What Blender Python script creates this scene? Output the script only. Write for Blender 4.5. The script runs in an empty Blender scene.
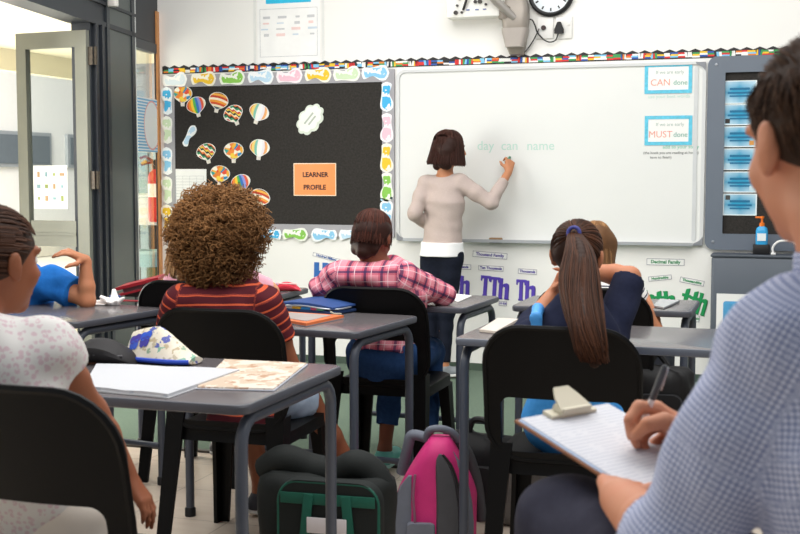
import bpy, bmesh, math, random
import numpy as np
from mathutils import Vector, Matrix
random.seed(7); rng = np.random.default_rng(7)
PI = math.pi
scene = bpy.context.scene
COL = scene.collection

# ------------------------------------------------------------------ camera model (54 mm lens, eye height 1.30 m)
F = 1200.0; YAW = math.atan(1200/3658.0); PITCH = math.atan(91/1200.0); EYE = np.array([0, 0, 1.3])
FW = np.array([-math.sin(YAW)*math.cos(PITCH), math.cos(YAW)*math.cos(PITCH), -math.sin(PITCH)])
RT = np.array([math.cos(YAW), math.sin(YAW), 0.0]); UP = np.cross(RT, FW)
WALL_Y = 7.731
def _ray(x, y): return FW + RT*(x-400)/F - UP*(y-267)/F
def onz(x, y, z):
    r = _ray(x, y); return EYE + r*((z-1.3)/r[2])
def ond(x, y, d): return EYE + _ray(x, y)*d
def onw(x, y):
    r = _ray(x, y); p = EYE + r*(WALL_Y/r[1]); return float(p[0]), float(p[2])
CORNER = np.array([-4.364, WALL_Y, 0.0]); LDIR = np.array([-0.1958, 0.98064, 0.0]); LN = np.array([0.98064, 0.1958, 0.0])
def lw(s, inn=0.0, z=0.0):          # point on the left wall: s metres from the corner towards the viewer
    return CORNER - LDIR*s + LN*inn + np.array([0, 0, z])

# ------------------------------------------------------------------ materials
def lin(c):
    if isinstance(c, str):
        c = [int(c[i:i+2], 16)/255 for i in (0, 2, 4)]
    return tuple((v/12.92 if v <= .04045 else ((v+.055)/1.055)**2.4) for v in c)
class NT:
    def __init__(s, name):
        s.m = bpy.data.materials.new(name); s.m.use_nodes = True
        s.t = s.m.node_tree; s.b = s.t.nodes['Principled BSDF']; s.out = s.t.nodes['Material Output']
    def n(s, typ, **kw):
        nd = s.t.nodes.new(typ)
        for k, v in kw.items(): setattr(nd, k, v)
        return nd
    def l(s, a, b): s.t.links.new(a, b)
    def put(s, sock, v):
        if hasattr(v, 'links') or isinstance(v, bpy.types.NodeSocket): s.l(v, sock)
        else: sock.default_value = v
    def math(s, op, a, b=0.0, c=0.0):
        nd = s.n('ShaderNodeMath', operation=op)
        for i, v in enumerate((a, b, c)): s.put(nd.inputs[i], v)
        return nd.outputs[0]
    def mix(s, f, a, b):
        nd = s.n('ShaderNodeMix', data_type='RGBA')
        s.put(nd.inputs[0], f)
        for sock, v in ((nd.inputs[6], a), (nd.inputs[7], b)):
            s.put(sock, v if isinstance(v, bpy.types.NodeSocket) else (*lin(v), 1))
        return nd.outputs[2]
    def obj(s): return s.n('ShaderNodeTexCoord').outputs['Object']
    def xyz(s, v):
        nd = s.n('ShaderNodeSeparateXYZ'); s.l(v, nd.inputs[0]); return nd.outputs
    def attr(s, name): 
        nd = s.n('ShaderNodeAttribute'); nd.attribute_name = name; return nd
    def noise(s, scale, detail=3, vec=None, rough=.55):
        nd = s.n('ShaderNodeTexNoise'); nd.inputs['Scale'].default_value = scale; nd.inputs['Detail'].default_value = detail
        nd.inputs['Roughness'].default_value = rough
        s.l(vec if vec is not None else s.obj(), nd.inputs['Vector']); return nd.outputs['Fac']
    def bump(s, h, strength=.2, dist=.01):
        nd = s.n('ShaderNodeBump'); nd.inputs['Strength'].default_value = strength; nd.inputs['Distance'].default_value = dist
        s.l(h, nd.inputs['Height']); s.l(nd.outputs[0], s.b.inputs['Normal'])
    def fin(s, col, rough=.6, spec=.4, metal=0.0):
        s.put(s.b.inputs['Base Color'], col if isinstance(col, bpy.types.NodeSocket) else (*lin(col), 1))
        s.b.inputs['Roughness'].default_value = rough; s.b.inputs['Specular IOR Level'].default_value = spec
        s.b.inputs['Metallic'].default_value = metal
        return s.m
_mc = {}
def plain(hexc, rough=.55, var=.06, scale=9, bump=0, bscale=180, spec=.4, metal=0.0, dist=.002):
    key = (hexc, rough, var, scale, bump, bscale, spec, metal, dist)
    if key in _mc: return _mc[key]
    t = NT('m_'+hexc)
    c = lin(hexc)
    nz = t.noise(scale)
    nd = t.n('ShaderNodeMix', data_type='RGBA'); t.l(nz, nd.inputs[0])
    nd.inputs[6].default_value = (*[v*(1-var*1.6) for v in c], 1); nd.inputs[7].default_value = (*[min(1, v*(1+var*1.6)) for v in c], 1)
    if bump: t.bump(t.noise(bscale, 2), bump, dist)
    _mc[key] = t.fin(nd.outputs[2], rough, spec, metal)
    return _mc[key]
def glass_mat():
    t = NT('m_glass'); tr = t.n('ShaderNodeBsdfTransparent'); gl = t.n('ShaderNodeBsdfGlossy'); gl.inputs['Roughness'].default_value = .03
    tr.inputs['Color'].default_value = (.95, .97, .96, 1)
    fr = t.n('ShaderNodeFresnel'); fr.inputs['IOR'].default_value = 1.35
    mx = t.n('ShaderNodeMixShader'); t.l(t.math('MULTIPLY', fr.outputs[0], .35), mx.inputs[0]); t.l(tr.outputs[0], mx.inputs[1]); t.l(gl.outputs[0], mx.inputs[2])
    t.l(mx.outputs[0], t.out.inputs['Surface']); return t.m
def hair_mat(dark, light, rough=.45):
    t = NT('m_hair_'+dark); a = t.attr('sr'); f = t.math('ADD', t.math('MULTIPLY', a.outputs['Fac'], .75), t.math('MULTIPLY', t.noise(14), .35))
    return t.fin(t.mix(f, dark, light), rough+.08, .18)
def skin_mat(hexc):
    t = NT('m_skin_'+hexc); c = [int(hexc[i:i+2], 16)/255 for i in (0, 2, 4)]
    red = (min(1, c[0]*1.03), c[1]*.90, c[2]*.87)
    t.bump(t.noise(260, 2), .08, .001)
    return t.fin(t.mix(t.noise(13), c, red), .52, .35)

# ------------------------------------------------------------------ mesh building
class MB:
    def __init__(s): s.v = []; s.f = []; s.m = []
    def add(s, vs, fs, mi=0):
        o = len(s.v); s.v += [tuple(map(float, p)) for p in vs]; s.f += [tuple(i+o for i in f) for f in fs]; s.m += [mi]*len(fs); return s
    def loft(s, rings, mi=0, caps=True, closed=False):
        n = len(rings[0]); vs = [p for r in rings for p in r]; fs = []
        R = len(rings)
        for i in range(R if closed else R-1):
            j = (i+1) % R
            for k in range(n): fs.append((i*n+k, i*n+(k+1) % n, j*n+(k+1) % n, j*n+k))
        if caps and not closed: fs += [tuple(reversed(range(n))), tuple((R-1)*n+k for k in range(n))]
        return s.add(vs, fs, mi)
    def box(s, c, d, rot=None, mi=0, bev=0.0):
        hx, hy, hz = [v/2 for v in d]; b = min(bev, hx*.9, hy*.9, hz*.9)
        if b <= 0:
            rings = [[(-hx, -hy, z), (hx, -hy, z), (hx, hy, z), (-hx, hy, z)] for z in (-hz, hz)]
        else:
            rings = [rrect(hx-b*q, hy-b*q, b*(1.6-q*.6) , 3, z) for q, z in ((1, -hz), (.3, -hz+b*.3), (0, -hz+b), (0, hz-b), (.3, hz-b*.3), (1, hz))]
        rot = rot or Matrix.Identity(3)
        rings = [[tuple(Vector(c)+rot@Vector(p)) for p in r] for r in rings]
        return s.loft(rings, mi)
    def tube(s, path, r, n=10, mi=0, closed=False, flat=None):
        P = [Vector(p) for p in path]; rings = []; L = len(P)
        rad = r if isinstance(r, (list, tuple)) else [r]*L
        prev = None
        for i, p in enumerate(P):
            a = P[i-1] if (i > 0 or closed) else p; b = P[(i+1) % L] if (i < L-1 or closed) else p
            t = (b-a).normalized()
            if prev is None:
                u = t.orthogonal().normalized()
                if flat is not None:
                    u = (Vector(flat)-t*t.dot(Vector(flat))).normalized()
            else: u = (prev-t*prev.dot(t)).normalized()
            prev = u; w = t.cross(u)
            rings.append([tuple(p+(u*math.cos(2*PI*k/n)+w*math.sin(2*PI*k/n))*rad[i]) for k in range(n)])
        return s.loft(rings, mi, True, closed)
    def lathe(s, prof, c=(0, 0, 0), n=20, mi=0, rot=None):
        rot = rot or Matrix.Identity(3)
        rings = [[tuple(Vector(c)+rot@Vector((r*math.cos(2*PI*k/n), r*math.sin(2*PI*k/n), z))) for k in range(n)] for r, z in prof]
        ring = prof[0][0] > .002 and tuple(prof[0]) == tuple(prof[-1])
        if ring: rings = rings[:-1]
        return s.loft(rings, mi, not ring, ring)
    def prism(s, poly, y0, y1, mi=0, origin=(0, 0)):      # polygon in x,z; from depth y0 (back) to y1 (front, smaller y)
        n = len(poly); ox, oz = origin
        area = sum(poly[i][0]*poly[(i+1) % n][1]-poly[(i+1) % n][0]*poly[i][1] for i in range(n))
        if area < 0: poly = poly[::-1]
        vs = [(x+ox, y1, z+oz) for x, z in poly]+[(x+ox, y0, z+oz) for x, z in poly]
        fs = [tuple(range(n)), tuple(reversed(range(n, 2*n)))]+[(k, n+k, n+(k+1) % n, (k+1) % n) for k in range(n)]
        return s.add(vs, fs, mi)
    def xf(s, M):
        s.v = [tuple(M@Vector(p)) for p in s.v]; return s
def rrect(hx, hy, r, n=4, z=0.0):
    r = max(1e-4, min(r, hx*.999, hy*.999)); out = []
    for cx, cy, a0 in ((hx-r, hy-r, 0), (-hx+r, hy-r, PI/2), (-hx+r, -hy+r, PI), (hx-r, -hy+r, 3*PI/2)):
        for k in range(n+1):
            a = a0+PI/2*k/n; out.append((cx+r*math.cos(a), cy+r*math.sin(a), z))
    return out
def rr2(hx, hz, r, n=4): return [(p[0], p[1]) for p in rrect(hx, hz, r, n)]
def put(name, mb, mats, parent=None, kind=None, world=False, ang=40, smooth=True):
    me = bpy.data.meshes.new(name)
    vs = mb.v
    if world and parent is not None:
        inv = root_matrix(parent).inverted(); vs = [tuple(inv@Vector(p)) for p in vs]
    me.from_pydata(vs, [], mb.f)
    if not isinstance(mats, (list, tuple)): mats = [mats]
    for m in mats: me.materials.append(m)
    if len(mats) > 1: me.polygons.foreach_set('material_index', mb.m)
    bm = bmesh.new(); bm.from_mesh(me); bmesh.ops.recalc_face_normals(bm, faces=bm.faces); bm.to_mesh(me); bm.free()
    if smooth:
        me.shade_smooth(); me.set_sharp_from_angle(angle=math.radians(ang))
    return link(name, me, parent, kind)
def link(name, me, parent=None, kind=None):
    o = bpy.data.objects.new(name, me); COL.objects.link(o)
    if parent is not None: o.parent = parent
    if kind: o['kind'] = kind
    return o
def root_matrix(o):
    M = Matrix.Translation(o.location) @ o.rotation_euler.to_matrix().to_4x4() @ Matrix.Diagonal((*o.scale, 1))
    return root_matrix(o.parent) @ M if o.parent else M
def tag(o, label, cat, group=None):
    o['label'] = label; o['category'] = cat
    if group: o['group'] = group
    return o
def thing(name, label, cat, loc=(0, 0, 0), rz=0.0, group=None):
    o = bpy.data.objects.new(name, None); COL.objects.link(o); o.empty_display_size = .05
    o.location = tuple(map(float, loc)); o.rotation_euler = (0, 0, rz); return tag(o, label, cat, group)
def dup(root, loc, rz, label, group=None, scale=None):
    r = root.copy(); COL.objects.link(r); r.location = tuple(map(float, loc)); r.rotation_euler = (0, 0, rz); r['label'] = label
    if group: r['group'] = group
    if scale: r.scale = scale
    for ch in list(root.children):
        c = ch.copy(); COL.objects.link(c); c.parent = r
        for g in list(ch.children):
            d = g.copy(); COL.objects.link(d); d.parent = c
    return r
def struct(name, mb, mat, parent=None, **kw): return put(name, mb, mat, parent, None if parent else 'structure', **kw)
def text(name, body, size, mat, parent, loc, thick=.001, align='CENTER', bold=0.0, roll=0.0, sx=1.0):
    cu = bpy.data.curves.new('t', 'FONT'); cu.body = body; cu.size = size; cu.extrude = thick; cu.align_x = align; cu.align_y = 'CENTER'; cu.offset = bold
    cu.resolution_u = 3
    ob = bpy.data.objects.new('t', cu); COL.objects.link(ob)
    dg = bpy.context.evaluated_depsgraph_get(); dg.update()
    me = bpy.data.meshes.new_from_object(ob.evaluated_get(dg)); bpy.data.objects.remove(ob); bpy.data.curves.remove(cu)
    M = Matrix.Translation(loc) @ Matrix.Rotation(roll, 4, 'Y') @ Matrix.Rotation(PI/2, 4, 'X') @ Matrix.Diagonal((sx, 1, 1, 1))
    me.transform(M); me.materials.clear(); me.materials.append(mat); me.name = name
    return link(name, me, parent)

# ------------------------------------------------------------------ smooth-union body modeller (surface nets)
def V(*a): return np.array(a, float)
def nrm(v): v = np.asarray(v, float); return v/(np.linalg.norm(v)+1e-12)
class SDF:
    def __init__(s, h=.006): s.h = h; s.p = []; s.cuts = []; s.wr = 0.0
    def cap(s, a, b, ra, rb=None, k=.012, flat=None, ca=False, cb=False, uv='a'):
        s.p.append(dict(t='c', a=np.asarray(a, float), b=np.asarray(b, float), ra=ra, rb=ra if rb is None else rb, k=k, flat=flat, ca=ca, cb=cb, uv=uv)); return s
    def ell(s, c, r, R=None, k=.012, uv='p'):
        s.p.append(dict(t='e', a=np.asarray(c, float), r=np.asarray(r, float), R=np.eye(3) if R is None else np.asarray(R, float), k=k, uv=uv)); return s
    def cut(s, p, n): s.cuts.append((np.asarray(p, float), nrm(n))); return s
    def bb(s, q):
        if q['t'] == 'c':
            m = max(q['ra'], q['rb']); return np.minimum(q['a'], q['b'])-m, np.maximum(q['a'], q['b'])+m
        m = q['r'].max(); return q['a']-m, q['a']+m
    def ev(s, q, P):
        if q['t'] == 'e':
            L = (P-q['a'])@q['R'].T; r = q['r']
            k0 = np.sqrt(((L/r)**2).sum(-1)); k1 = np.sqrt(((L/(r*r))**2).sum(-1))+1e-9
            return k0*(k0-1)/k1
        A = q['a']; B = q['b']; d = B-A; L2 = d@d+1e-12
        D = P-A
        if q['flat'] is not None:
            ax, fac = q['flat']; ax = nrm(ax); D = D+(D@ax)[..., None]*(fac-1)*ax
            d2 = d+ax*(d@ax)*(fac-1); d = d2; L2 = d@d+1e-12
        t = np.clip((D@d)/L2, 0, 1); X = D-t[..., None]*d
        dist = np.sqrt((X*X).sum(-1))-(q['ra']+(q['rb']-q['ra'])*t)
        L = math.sqrt(L2)
        if q['cb']: dist = np.maximum(dist, (D@d)/L-L)
        if q['ca']: dist = np.maximum(dist, -(D@d)/L)
        return dist
    def arrays(s):
        h = s.h; bbs = [s.bb(q) for q in s.p]
        lo = np.min([b[0] for b in bbs], 0)-4*h; hi = np.max([b[1] for b in bbs], 0)+4*h
        n = np.ceil((hi-lo)/h).astype(int)+1
        f = np.full(n, 1.0, np.float32)
        ax = [lo[i]+h*np.arange(n[i]) for i in range(3)]
        for q, (b0, b1) in zip(s.p, bbs):
            mg = q['k']+3*h
            i0 = np.maximum(0, np.floor((b0-mg-lo)/h).astype(int)); i1 = np.minimum(n, np.ceil((b1+mg-lo)/h).astype(int)+1)
            sl = tuple(slice(i0[i], i1[i]) for i in range(3))
            G = np.stack(np.meshgrid(*[ax[i][sl[i]] for i in range(3)], indexing='ij'), -1)
            d = s.ev(q, G).astype(np.float32); a = f[sl]; k = max(q['k'], 1e-5)
            hh = np.clip(.5+.5*(a-d)/k, 0, 1); f[sl] = a*(1-hh)+d*hh-k*hh*(1-hh)
        if s.cuts:
            G = np.stack(np.meshgrid(*ax, indexing='ij'), -1).astype(np.float32)
            for p, nn in s.cuts: f = np.maximum(f, (G-p.astype(np.float32))@nn.astype(np.float32))
        neg = f < 0
        cn = tuple(x-1 for x in f.shape)
        cnt = np.zeros(cn, np.int8)
        for i in (0, 1):
            for j in (0, 1):
                for k in (0, 1): cnt += neg[i:i+cn[0], j:j+cn[1], k:k+cn[2]]
        act = (cnt > 0) & (cnt < 8); idx = np.argwhere(act)
        cid = np.full(cn, -1, np.int64); cid[act] = np.arange(len(idx))
        off = np.array([(i, j, k) for i in (0, 1) for j in (0, 1) for k in (0, 1)])
        val = np.stack([f[idx[:, 0]+o[0], idx[:, 1]+o[1], idx[:, 2]+o[2]] for o in off], 1)
        acc = np.zeros((len(idx), 3)); c = np.zeros(len(idx))
        for a in range(8):
            for b in range(a+1, 8):
                if np.abs(off[a]-off[b]).sum() != 1: continue
                va, vb = val[:, a], val[:, b]; m = (va < 0) != (vb < 0)
                t = np.where(m, va/np.where(m, va-vb, 1), 0)
                acc += np.where(m[:, None], off[a]+t[:, None]*(off[b]-off[a]), 0); c += m
        vs = lo+h*(idx+acc/c[:, None])
        quads = []
        for d in range(3):
            s0 = [slice(1, -1)]*3; s0[d] = slice(0, -1); s1 = [slice(1, -1)]*3; s1[d] = slice(1, None)
            A = neg[tuple(s0)]; B = neg[tuple(s1)]; e = np.argwhere(A != B)
            if not len(e): continue
            o1, o2 = [(1, 2), (2, 0), (0, 1)][d]
            base = e.copy()
            for q in range(3):
                if q != d: base[:, q] += 1
            def cell(d1, d2):
                w = base.copy(); w[:, o1] -= d1; w[:, o2] -= d2; return cid[w[:, 0], w[:, 1], w[:, 2]]
            Q = np.stack([cell(1, 1), cell(0, 1), cell(0, 0), cell(1, 0)], 1)
            fl = ~A[tuple(e.T)]
            Q[fl] = Q[fl][:, ::-1]; quads.append(Q)
        Q = np.concatenate(quads); Q = Q[(Q >= 0).all(1)]
        return vs, Q
    def uvs(s, vs, right, org):
        best = np.full(len(vs), 9.0); U = np.zeros((len(vs), 3)); right = nrm(right)
        for q in s.p:
            d = s.ev(q, vs); m = d < best
            if q['uv'] == 'p' or q['t'] == 'e':
                u = (vs-org)@right; v = vs[:, 2]
            else:
                ax = nrm(q['b']-q['a']); e1 = np.cross(ax, V(0, 0, 1)) if abs(ax[2]) < .9 else V(1, 0, 0); e1 = nrm(e1-ax*(e1@ax)); e2 = np.cross(ax, e1)
                D = vs-q['a']; u = np.arctan2(D@e2, D@e1)*.5*(q['ra']+q['rb']); v = D@ax
            U[m, 0] = u[m]; U[m, 1] = v[m]; best[m] = d[m]
        return U
    def obj(s, name, mat, parent, right=(1, 0, 0), org=(0, 0, 0), wr=0.0, uv=False):
        vs, Q = s.arrays()
        U = s.uvs(vs, right, np.asarray(org, float)) if uv else None
        if wr:
            a = np.sin(vs@V(31, 17, 44)+2.2*np.sin(vs@V(9, 23, -13)))*.55+np.sin(vs@V(-52, 61, 27)+1.7*np.sin(vs@V(21, -14, 33)))*.3+np.sin(vs@V(14, -19, 78))*.35
        me = np_mesh(name, vs-np.array(root_matrix(parent).translation) if parent else vs, Q)
        if wr:
            nr = np.zeros(len(vs)*3, np.float32); me.vertices.foreach_get('normal', nr); nr = nr.reshape(-1, 3)
            co = np.zeros(len(vs)*3, np.float32); me.vertices.foreach_get('co', co); co = co.reshape(-1, 3)+nr*(a*wr)[:, None]
            me.vertices.foreach_set('co', co.ravel().astype(np.float32)); me.update()
        if U is not None:
            at = me.attributes.new('cuv', 'FLOAT_VECTOR', 'POINT'); at.data.foreach_set('vector', U.astype(np.float32).ravel())
        for m in (mat if isinstance(mat, (list, tuple)) else [mat]): me.materials.append(m)
        return link(name, me, parent)
def np_mesh(name, vs, Q, smooth=True):
    me = bpy.data.meshes.new(name); n = len(Q); w = Q.shape[1]
    me.vertices.add(len(vs)); me.vertices.foreach_set('co', np.ascontiguousarray(vs, np.float32).ravel())
    me.loops.add(n*w); me.loops.foreach_set('vertex_index', np.ascontiguousarray(Q, np.int32).ravel())
    me.polygons.add(n); me.polygons.foreach_set('loop_start', np.arange(0, n*w, w, dtype=np.int32))
    me.update(calc_edges=True); me.validate()
    if smooth: me.shade_smooth()
    return me
def strand_mesh(name, S, r0, r1, mat, parent, sides=3, rand=None):     # S: (count, points, 3) world
    n, m, _ = S.shape; T = np.gradient(S, axis=1); T /= np.linalg.norm(T, axis=2, keepdims=True)+1e-9
    ref = np.where(np.abs(T[..., 2:3]) < .9, V(0, 0, 1), V(1, 0, 0)); u = np.cross(T, ref); u /= np.linalg.norm(u, axis=2, keepdims=True)+1e-9; w = np.cross(T, u)
    rad = (r0+(r1-r0)*np.linspace(0, 1, m))[None, :, None]
    ring = [S+(u*math.cos(2*PI*k/sides)+w*math.sin(2*PI*k/sides))*rad for k in range(sides)]
    vs = np.stack(ring, 2).reshape(-1, 3)
    i = np.arange(n)[:, None, None]; j = np.arange(m-1)[None, :, None]; k = np.arange(sides)[None, None, :]; kn = (k+1) % sides
    b = (i*m+j)*sides; t = (i*m+j+1)*sides
    Q = np.stack([b+k, b+kn, t+kn, t+k], -1).reshape(-1, 4)
    me = np_mesh(name, vs-np.array(root_matrix(parent).translation), Q)
    rr = rng.random(n) if rand is None else rand
    at = me.attributes.new('sr', 'FLOAT', 'POINT'); at.data.foreach_set('value', np.repeat(rr, m*sides).astype(np.float32))
    me.materials.append(mat); return link(name, me, parent)
# ------------------------------------------------------------------ the room shell
M_wall = plain('EFEEEA', .75, .012, 2.2, bump=.05, bscale=240)
M_dark = plain('24282F', .45, .08, 6, spec=.4)
M_col = plain('4E5553', .42, .07, 3, spec=.5)
M_jamb = plain('2B3036', .4, .1, 8)
M_lite = plain('DADDDB', .4, .03)
M_timber = plain('C98B55', .5, .12, 25)
M_white = plain('F1F1EE', .5, .015, 4)
M_glass = glass_mat()
def floor_mat():
    t = NT('m_floor'); x, y, z = t.xyz(t.obj())
    bx = t.math('LESS_THAN', t.math('FRACT', t.math('MULTIPLY', x, 2.5)), .012)
    by = t.math('LESS_THAN', t.math('FRACT', t.math('MULTIPLY', y, 2.5)), .012)
    g = t.math('MAXIMUM', bx, by)
    mp = t.n('ShaderNodeMapping'); mp.inputs['Scale'].default_value = (1.2, 9, 1); t.l(t.obj(), mp.inputs['Vector'])
    base = t.mix(t.noise(3, 4, mp.outputs[0]), 'C9B6A2', 'E2D5C6')
    return t.fin(t.mix(g, base, 'A8998A'), .3, .4)
def carpet_mat():
    t = NT('m_carpet'); nz = t.noise(90, 3); t.bump(t.noise(350, 2), .6, .004)
    return t.fin(t.mix(nz, '56665A', '728272'), .95, .1)
CARPET_Y = 5.02
mb = MB().box((1.0, (CARPET_Y-4)/2+.0, -.05), (10.8, CARPET_Y+4, .1)); struct('floor', mb, floor_mat())
mb = MB().box((1.0, (CARPET_Y+WALL_Y)/2, -.048), (10.8, WALL_Y-CARPET_Y, .1)); struct('floor', mb, carpet_mat())
mb = MB().box((1.0, CARPET_Y, .004), (10.8, .035, .012)); struct('trim_1', mb, plain('4C4A46', .4, .1, metal=.3))
mb = MB().box((CORNER[0]+4.0, WALL_Y+.06, 1.6), (8.0, .12, 3.2)); struct('wall_front', mb, M_wall)
mb = MB().box((CORNER[0]+4.0, WALL_Y-.006, .025), (8.0, .012, .05)); struct('baseboard_front', mb, plain('47574B', .6))
def lbox(m, s0, s1, z0, z1, i0, i1, mi=0):       # box on the left wall between s0..s1, thickness i0..i1 (towards the room)
    a, b, c, d = lw(s0, i0), lw(s1, i0), lw(s1, i1), lw(s0, i1)
    m.loft([[tuple(p+V(0, 0, z)) for p in (a, b, c, d)] for z in (z0, z1)], mi); return m
mb = MB(); lbox(mb, .0, .055, 0, 2.47, -.012, .012); struct('trim_2', mb, M_timber)
mb = MB(); lbox(mb, .0, 5.2, 2.24, 3.2, -.16, .0); lbox(mb, .5, 5.2, 2.235, 2.265, -.14, .012); lbox(mb, .5, 5.2, 2.37, 2.39, -.12, .012); lbox(mb, 1.0, 5.2, 2.9, 2.93, -.12, .016)
struct('wall_left', mb, M_dark)
mb = MB(); lbox(mb, .56, 1.04, 0, 3.2, -.14, .004); lbox(mb, .52, .58, 0, 3.2, -.15, .012, 1); lbox(mb, 1.0, 1.05, 0, 3.2, -.15, .015, 1)
lbox(mb, .485, .52, 0, 3.2, -.05, .006, 2)
struct('trim_3', mb, [M_col, M_jamb, M_lite])
mb = MB()
for k, (s0, s1, i1) in enumerate(((1.05, 1.11, .004), (1.11, 1.15, .02), (1.15, 1.20, .0), (1.20, 1.24, .014), (1.24, 1.275, -.01))): lbox(mb, s0, s1, 0, 2.24, -.13, i1, k % 2)
struct('trim_4', mb, [M_jamb, M_dark])
mb = MB(); lbox(mb, 3.25, 5.2, 0, 2.24, -.13, .03); struct('wall_left', mb, M_dark)
# narrow fixed window between the column and the timber post
w1 = MB(); lbox(w1, .055, .062, 0, 2.24, -.008, .0); lbox(w1, .055, .485, 2.17, 2.235, -.04, .008)
win = struct('window_1', w1, M_jamb)
g = MB(); lbox(g, .06, .49, .0, 2.2, -.03, -.022); put('pane', g, M_glass, win, world=True)
# door leaf standing open outwards
hp = lw(1.285, -.02); LA = nrm(V(-4.671, 6.508, 0)-V(*hp[:2], 0)); bperp = V(-LA[1], LA[0], 0); LWID = .535
def leaf_box(m, u0, u1, z0, z1, t=.045):
    p = [hp+LA*u+bperp*w for u, w in ((u0, -t/2), (u1, -t/2), (u1, t/2), (u0, t/2))]
    return m.loft([[tuple(q+V(0, 0, z)) for q in p] for z in (z0, z1)])
M_leaf = plain('777970', .45, .08, 5)
mb = MB()
leaf_box(mb, .0, .085, .02, 2.19); leaf_box(mb, LWID-.075, LWID, .02, 2.19); leaf_box(mb, .085, LWID-.075, 2.09, 2.19); leaf_box(mb, .10, LWID-.09, .86, 1.02); leaf_box(mb, .10, LWID-.09, .02, .2)
leaf_box(mb, .10, LWID-.09, .93, .945, .055)
door = struct('door_1', mb, M_leaf)
for z0, z1 in ((1.02, 2.09), (.2, .86)):
    g = MB(); leaf_box(g, .09, LWID-.08, z0, z1, .006); put('pane', g, M_glass, door, world=True)
for z in (.35, 1.22, 1.98):
    g = MB(); g.tube([tuple(hp-LA*.02+LN*.03+V(0, 0, z)), tuple(hp-LA*.02+LN*.03+V(0, 0, z+.11))], .010, 8)
    g.box(tuple(hp-LA*.0+LN*.012+V(0, 0, z+.055)), (.035, .012, .11)); put('hinge', g, plain('4E463C', .4, .4, 60, metal=.4), door, world=True)
# door closer box at the top of the column
t = thing('door_closer', 'small white box fixed at the top of the grey column beside the open door', 'door closer', lw(1.06, .06, 2.33))
put('case', MB().box((0, 0, .09), (.06, .05, .12), bev=.008), plain('E6E2DC', .5), t)
put('cover', MB().box((0, .0, .155), (.05, .04, .02), bev=.008), plain('C9C5BE', .5), t)
# ------------------------------------------------------------------ outside the door
mb = MB().box((-11.6, 5, -.06), (14.5, 24, .1)); struct('ground', mb, plain('D9D3C4', .9, .05, 2))
mb = MB().box((-6.35, 6.5, 2.72), (3.6, 13, .12)); mb.box((-8.1, 6.5, 2.58), (.12, 13, .3)); struct('veranda_roof', mb, plain('DAD4BC', .8, .03, 1.5))
t = thing('building', 'bright white building outside beyond the open glass door', 'building', (-12.5, 9, 0))
put('wall', MB().box((-1.0, 2.5, 1.9), (2.0, 22, 3.8)), plain('F2F1EC', .9, .02), t)
put('roof', MB().box((-.9, 2.5, 3.9), (2.6, 23, .25)), plain('B9B2A0', .8), t)
for y in (5.0, 8.4, 10.6):
    w = put('window', MB().box((.02, y, 1.75), (.08, 1.7, .6)), plain('9EA3A6', .5), t)
    put('pane', MB().box((.065, y, 1.75), (.02, 1.56, .48)), plain('6B747A', .2), w)
put('kerb', MB().box((.5, 2.5, .15), (.9, 22, .3)), plain('E3DCCB', .9), t)
t = thing('shrub', 'green garden shrub seen outside through the door glass', 'shrub', (-11.2, 12.2, .3))
mbf = MB(); mbs = MB()
for k in range(260):
    c = V(*rng.normal(0, .28, 3)); c[2] = abs(c[2])*1.2+.25; q = rng.random()*6; u = V(math.cos(q), math.sin(q), .4)*.07; w = V(-math.sin(q), math.cos(q), .5)*.03
    mbf.add([c-u, c+w, c+u, c-w], [(0, 1, 2, 3)])
for k in range(5): mbs.tube([(0, 0, 0), (.15*math.cos(k*1.3), .15*math.sin(k*1.3), .5)], .015, 6)
put('foliage', mbf, plain('6E8F4E', .7, .2), t); put('stem', mbs, plain('5A4632', .8), t)
# things behind the narrow window
def beyond(x, y, d): return ond(x, y, d)
p = beyond(155.0, 165, 9.0)
t = thing('fire_extinguisher', 'red fire extinguisher hanging behind the narrow window by the timber post', 'fire extinguisher', (p[0], p[1], 0.0))
zt = p[2]+.03
R_ = plain('C01F22', .3, .05, spec=.6)
put('cylinder', MB().lathe([(.001, zt-.46), (.048, zt-.455), (.055, zt-.44), (.055, zt-.13), (.046, zt-.09), (.022, zt-.07), (.018, zt-.05), (.001, zt-.045)], n=20), R_, t)
put('label', MB().lathe([(.0562, zt-.27), (.0562, zt-.17), (.0552, zt-.17), (.0552, zt-.27), (.0562, zt-.27)], n=20), plain('E9E6DE', .5), t)
h = put('valve', MB().lathe([(.02, zt-.07), (.024, zt-.03), (.015, zt+.01)], n=12), plain('25201E', .4), t)
put('handle', MB().tube([(-.02, 0, zt), (-.07, -.02, zt+.035), (-.11, -.03, zt+.02)], .011, 8).tube([(0, 0, zt-.01), (-.06, -.02, zt-.015), (-.1, -.03, zt-.03)], .01, 8), plain('7B1518', .4), t)
put('safety_pin', MB().tube([(-.05, -.04, zt+.0), (-.085, -.045, zt-.02)], .012, 8), plain('E3B02A', .4), t)
put('hose', MB().tube([(.02, 0, zt-.03), (.06, -.03, zt-.06), (.075, -.04, zt-.2), (.065, -.03, zt-.35)], .011, 8), plain('1D1B1B', .5), t)
put('bracket', MB().box((.0, .09, zt-.15), (.06, .05, .1)).box((.0, .13, zt/2), (.05, .04, zt)), plain('8C5A3C', .5), t)
p = beyond(141, 190, 10.2)
t = thing('slatted_panel', 'grey blue slatted panel outside behind the narrow window', 'panel', (p[0], p[1], 0))
put('post', MB().box((-.35, 0, .8), (.06, .06, 1.6)), plain('B0764A', .6), t)
mb = MB()
for k in range(7): mb.box((-.28+k*.1, .02, .75), (.085, .03, 1.5))
put('slats', mb, plain('8FA3A8', .7, .1), t)
p = beyond(145, 222, 9.7)
t = thing('storage_box', 'white storage box outside behind the narrow window, under the extinguisher', 'box', (p[0], p[1], p[2]))
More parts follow.
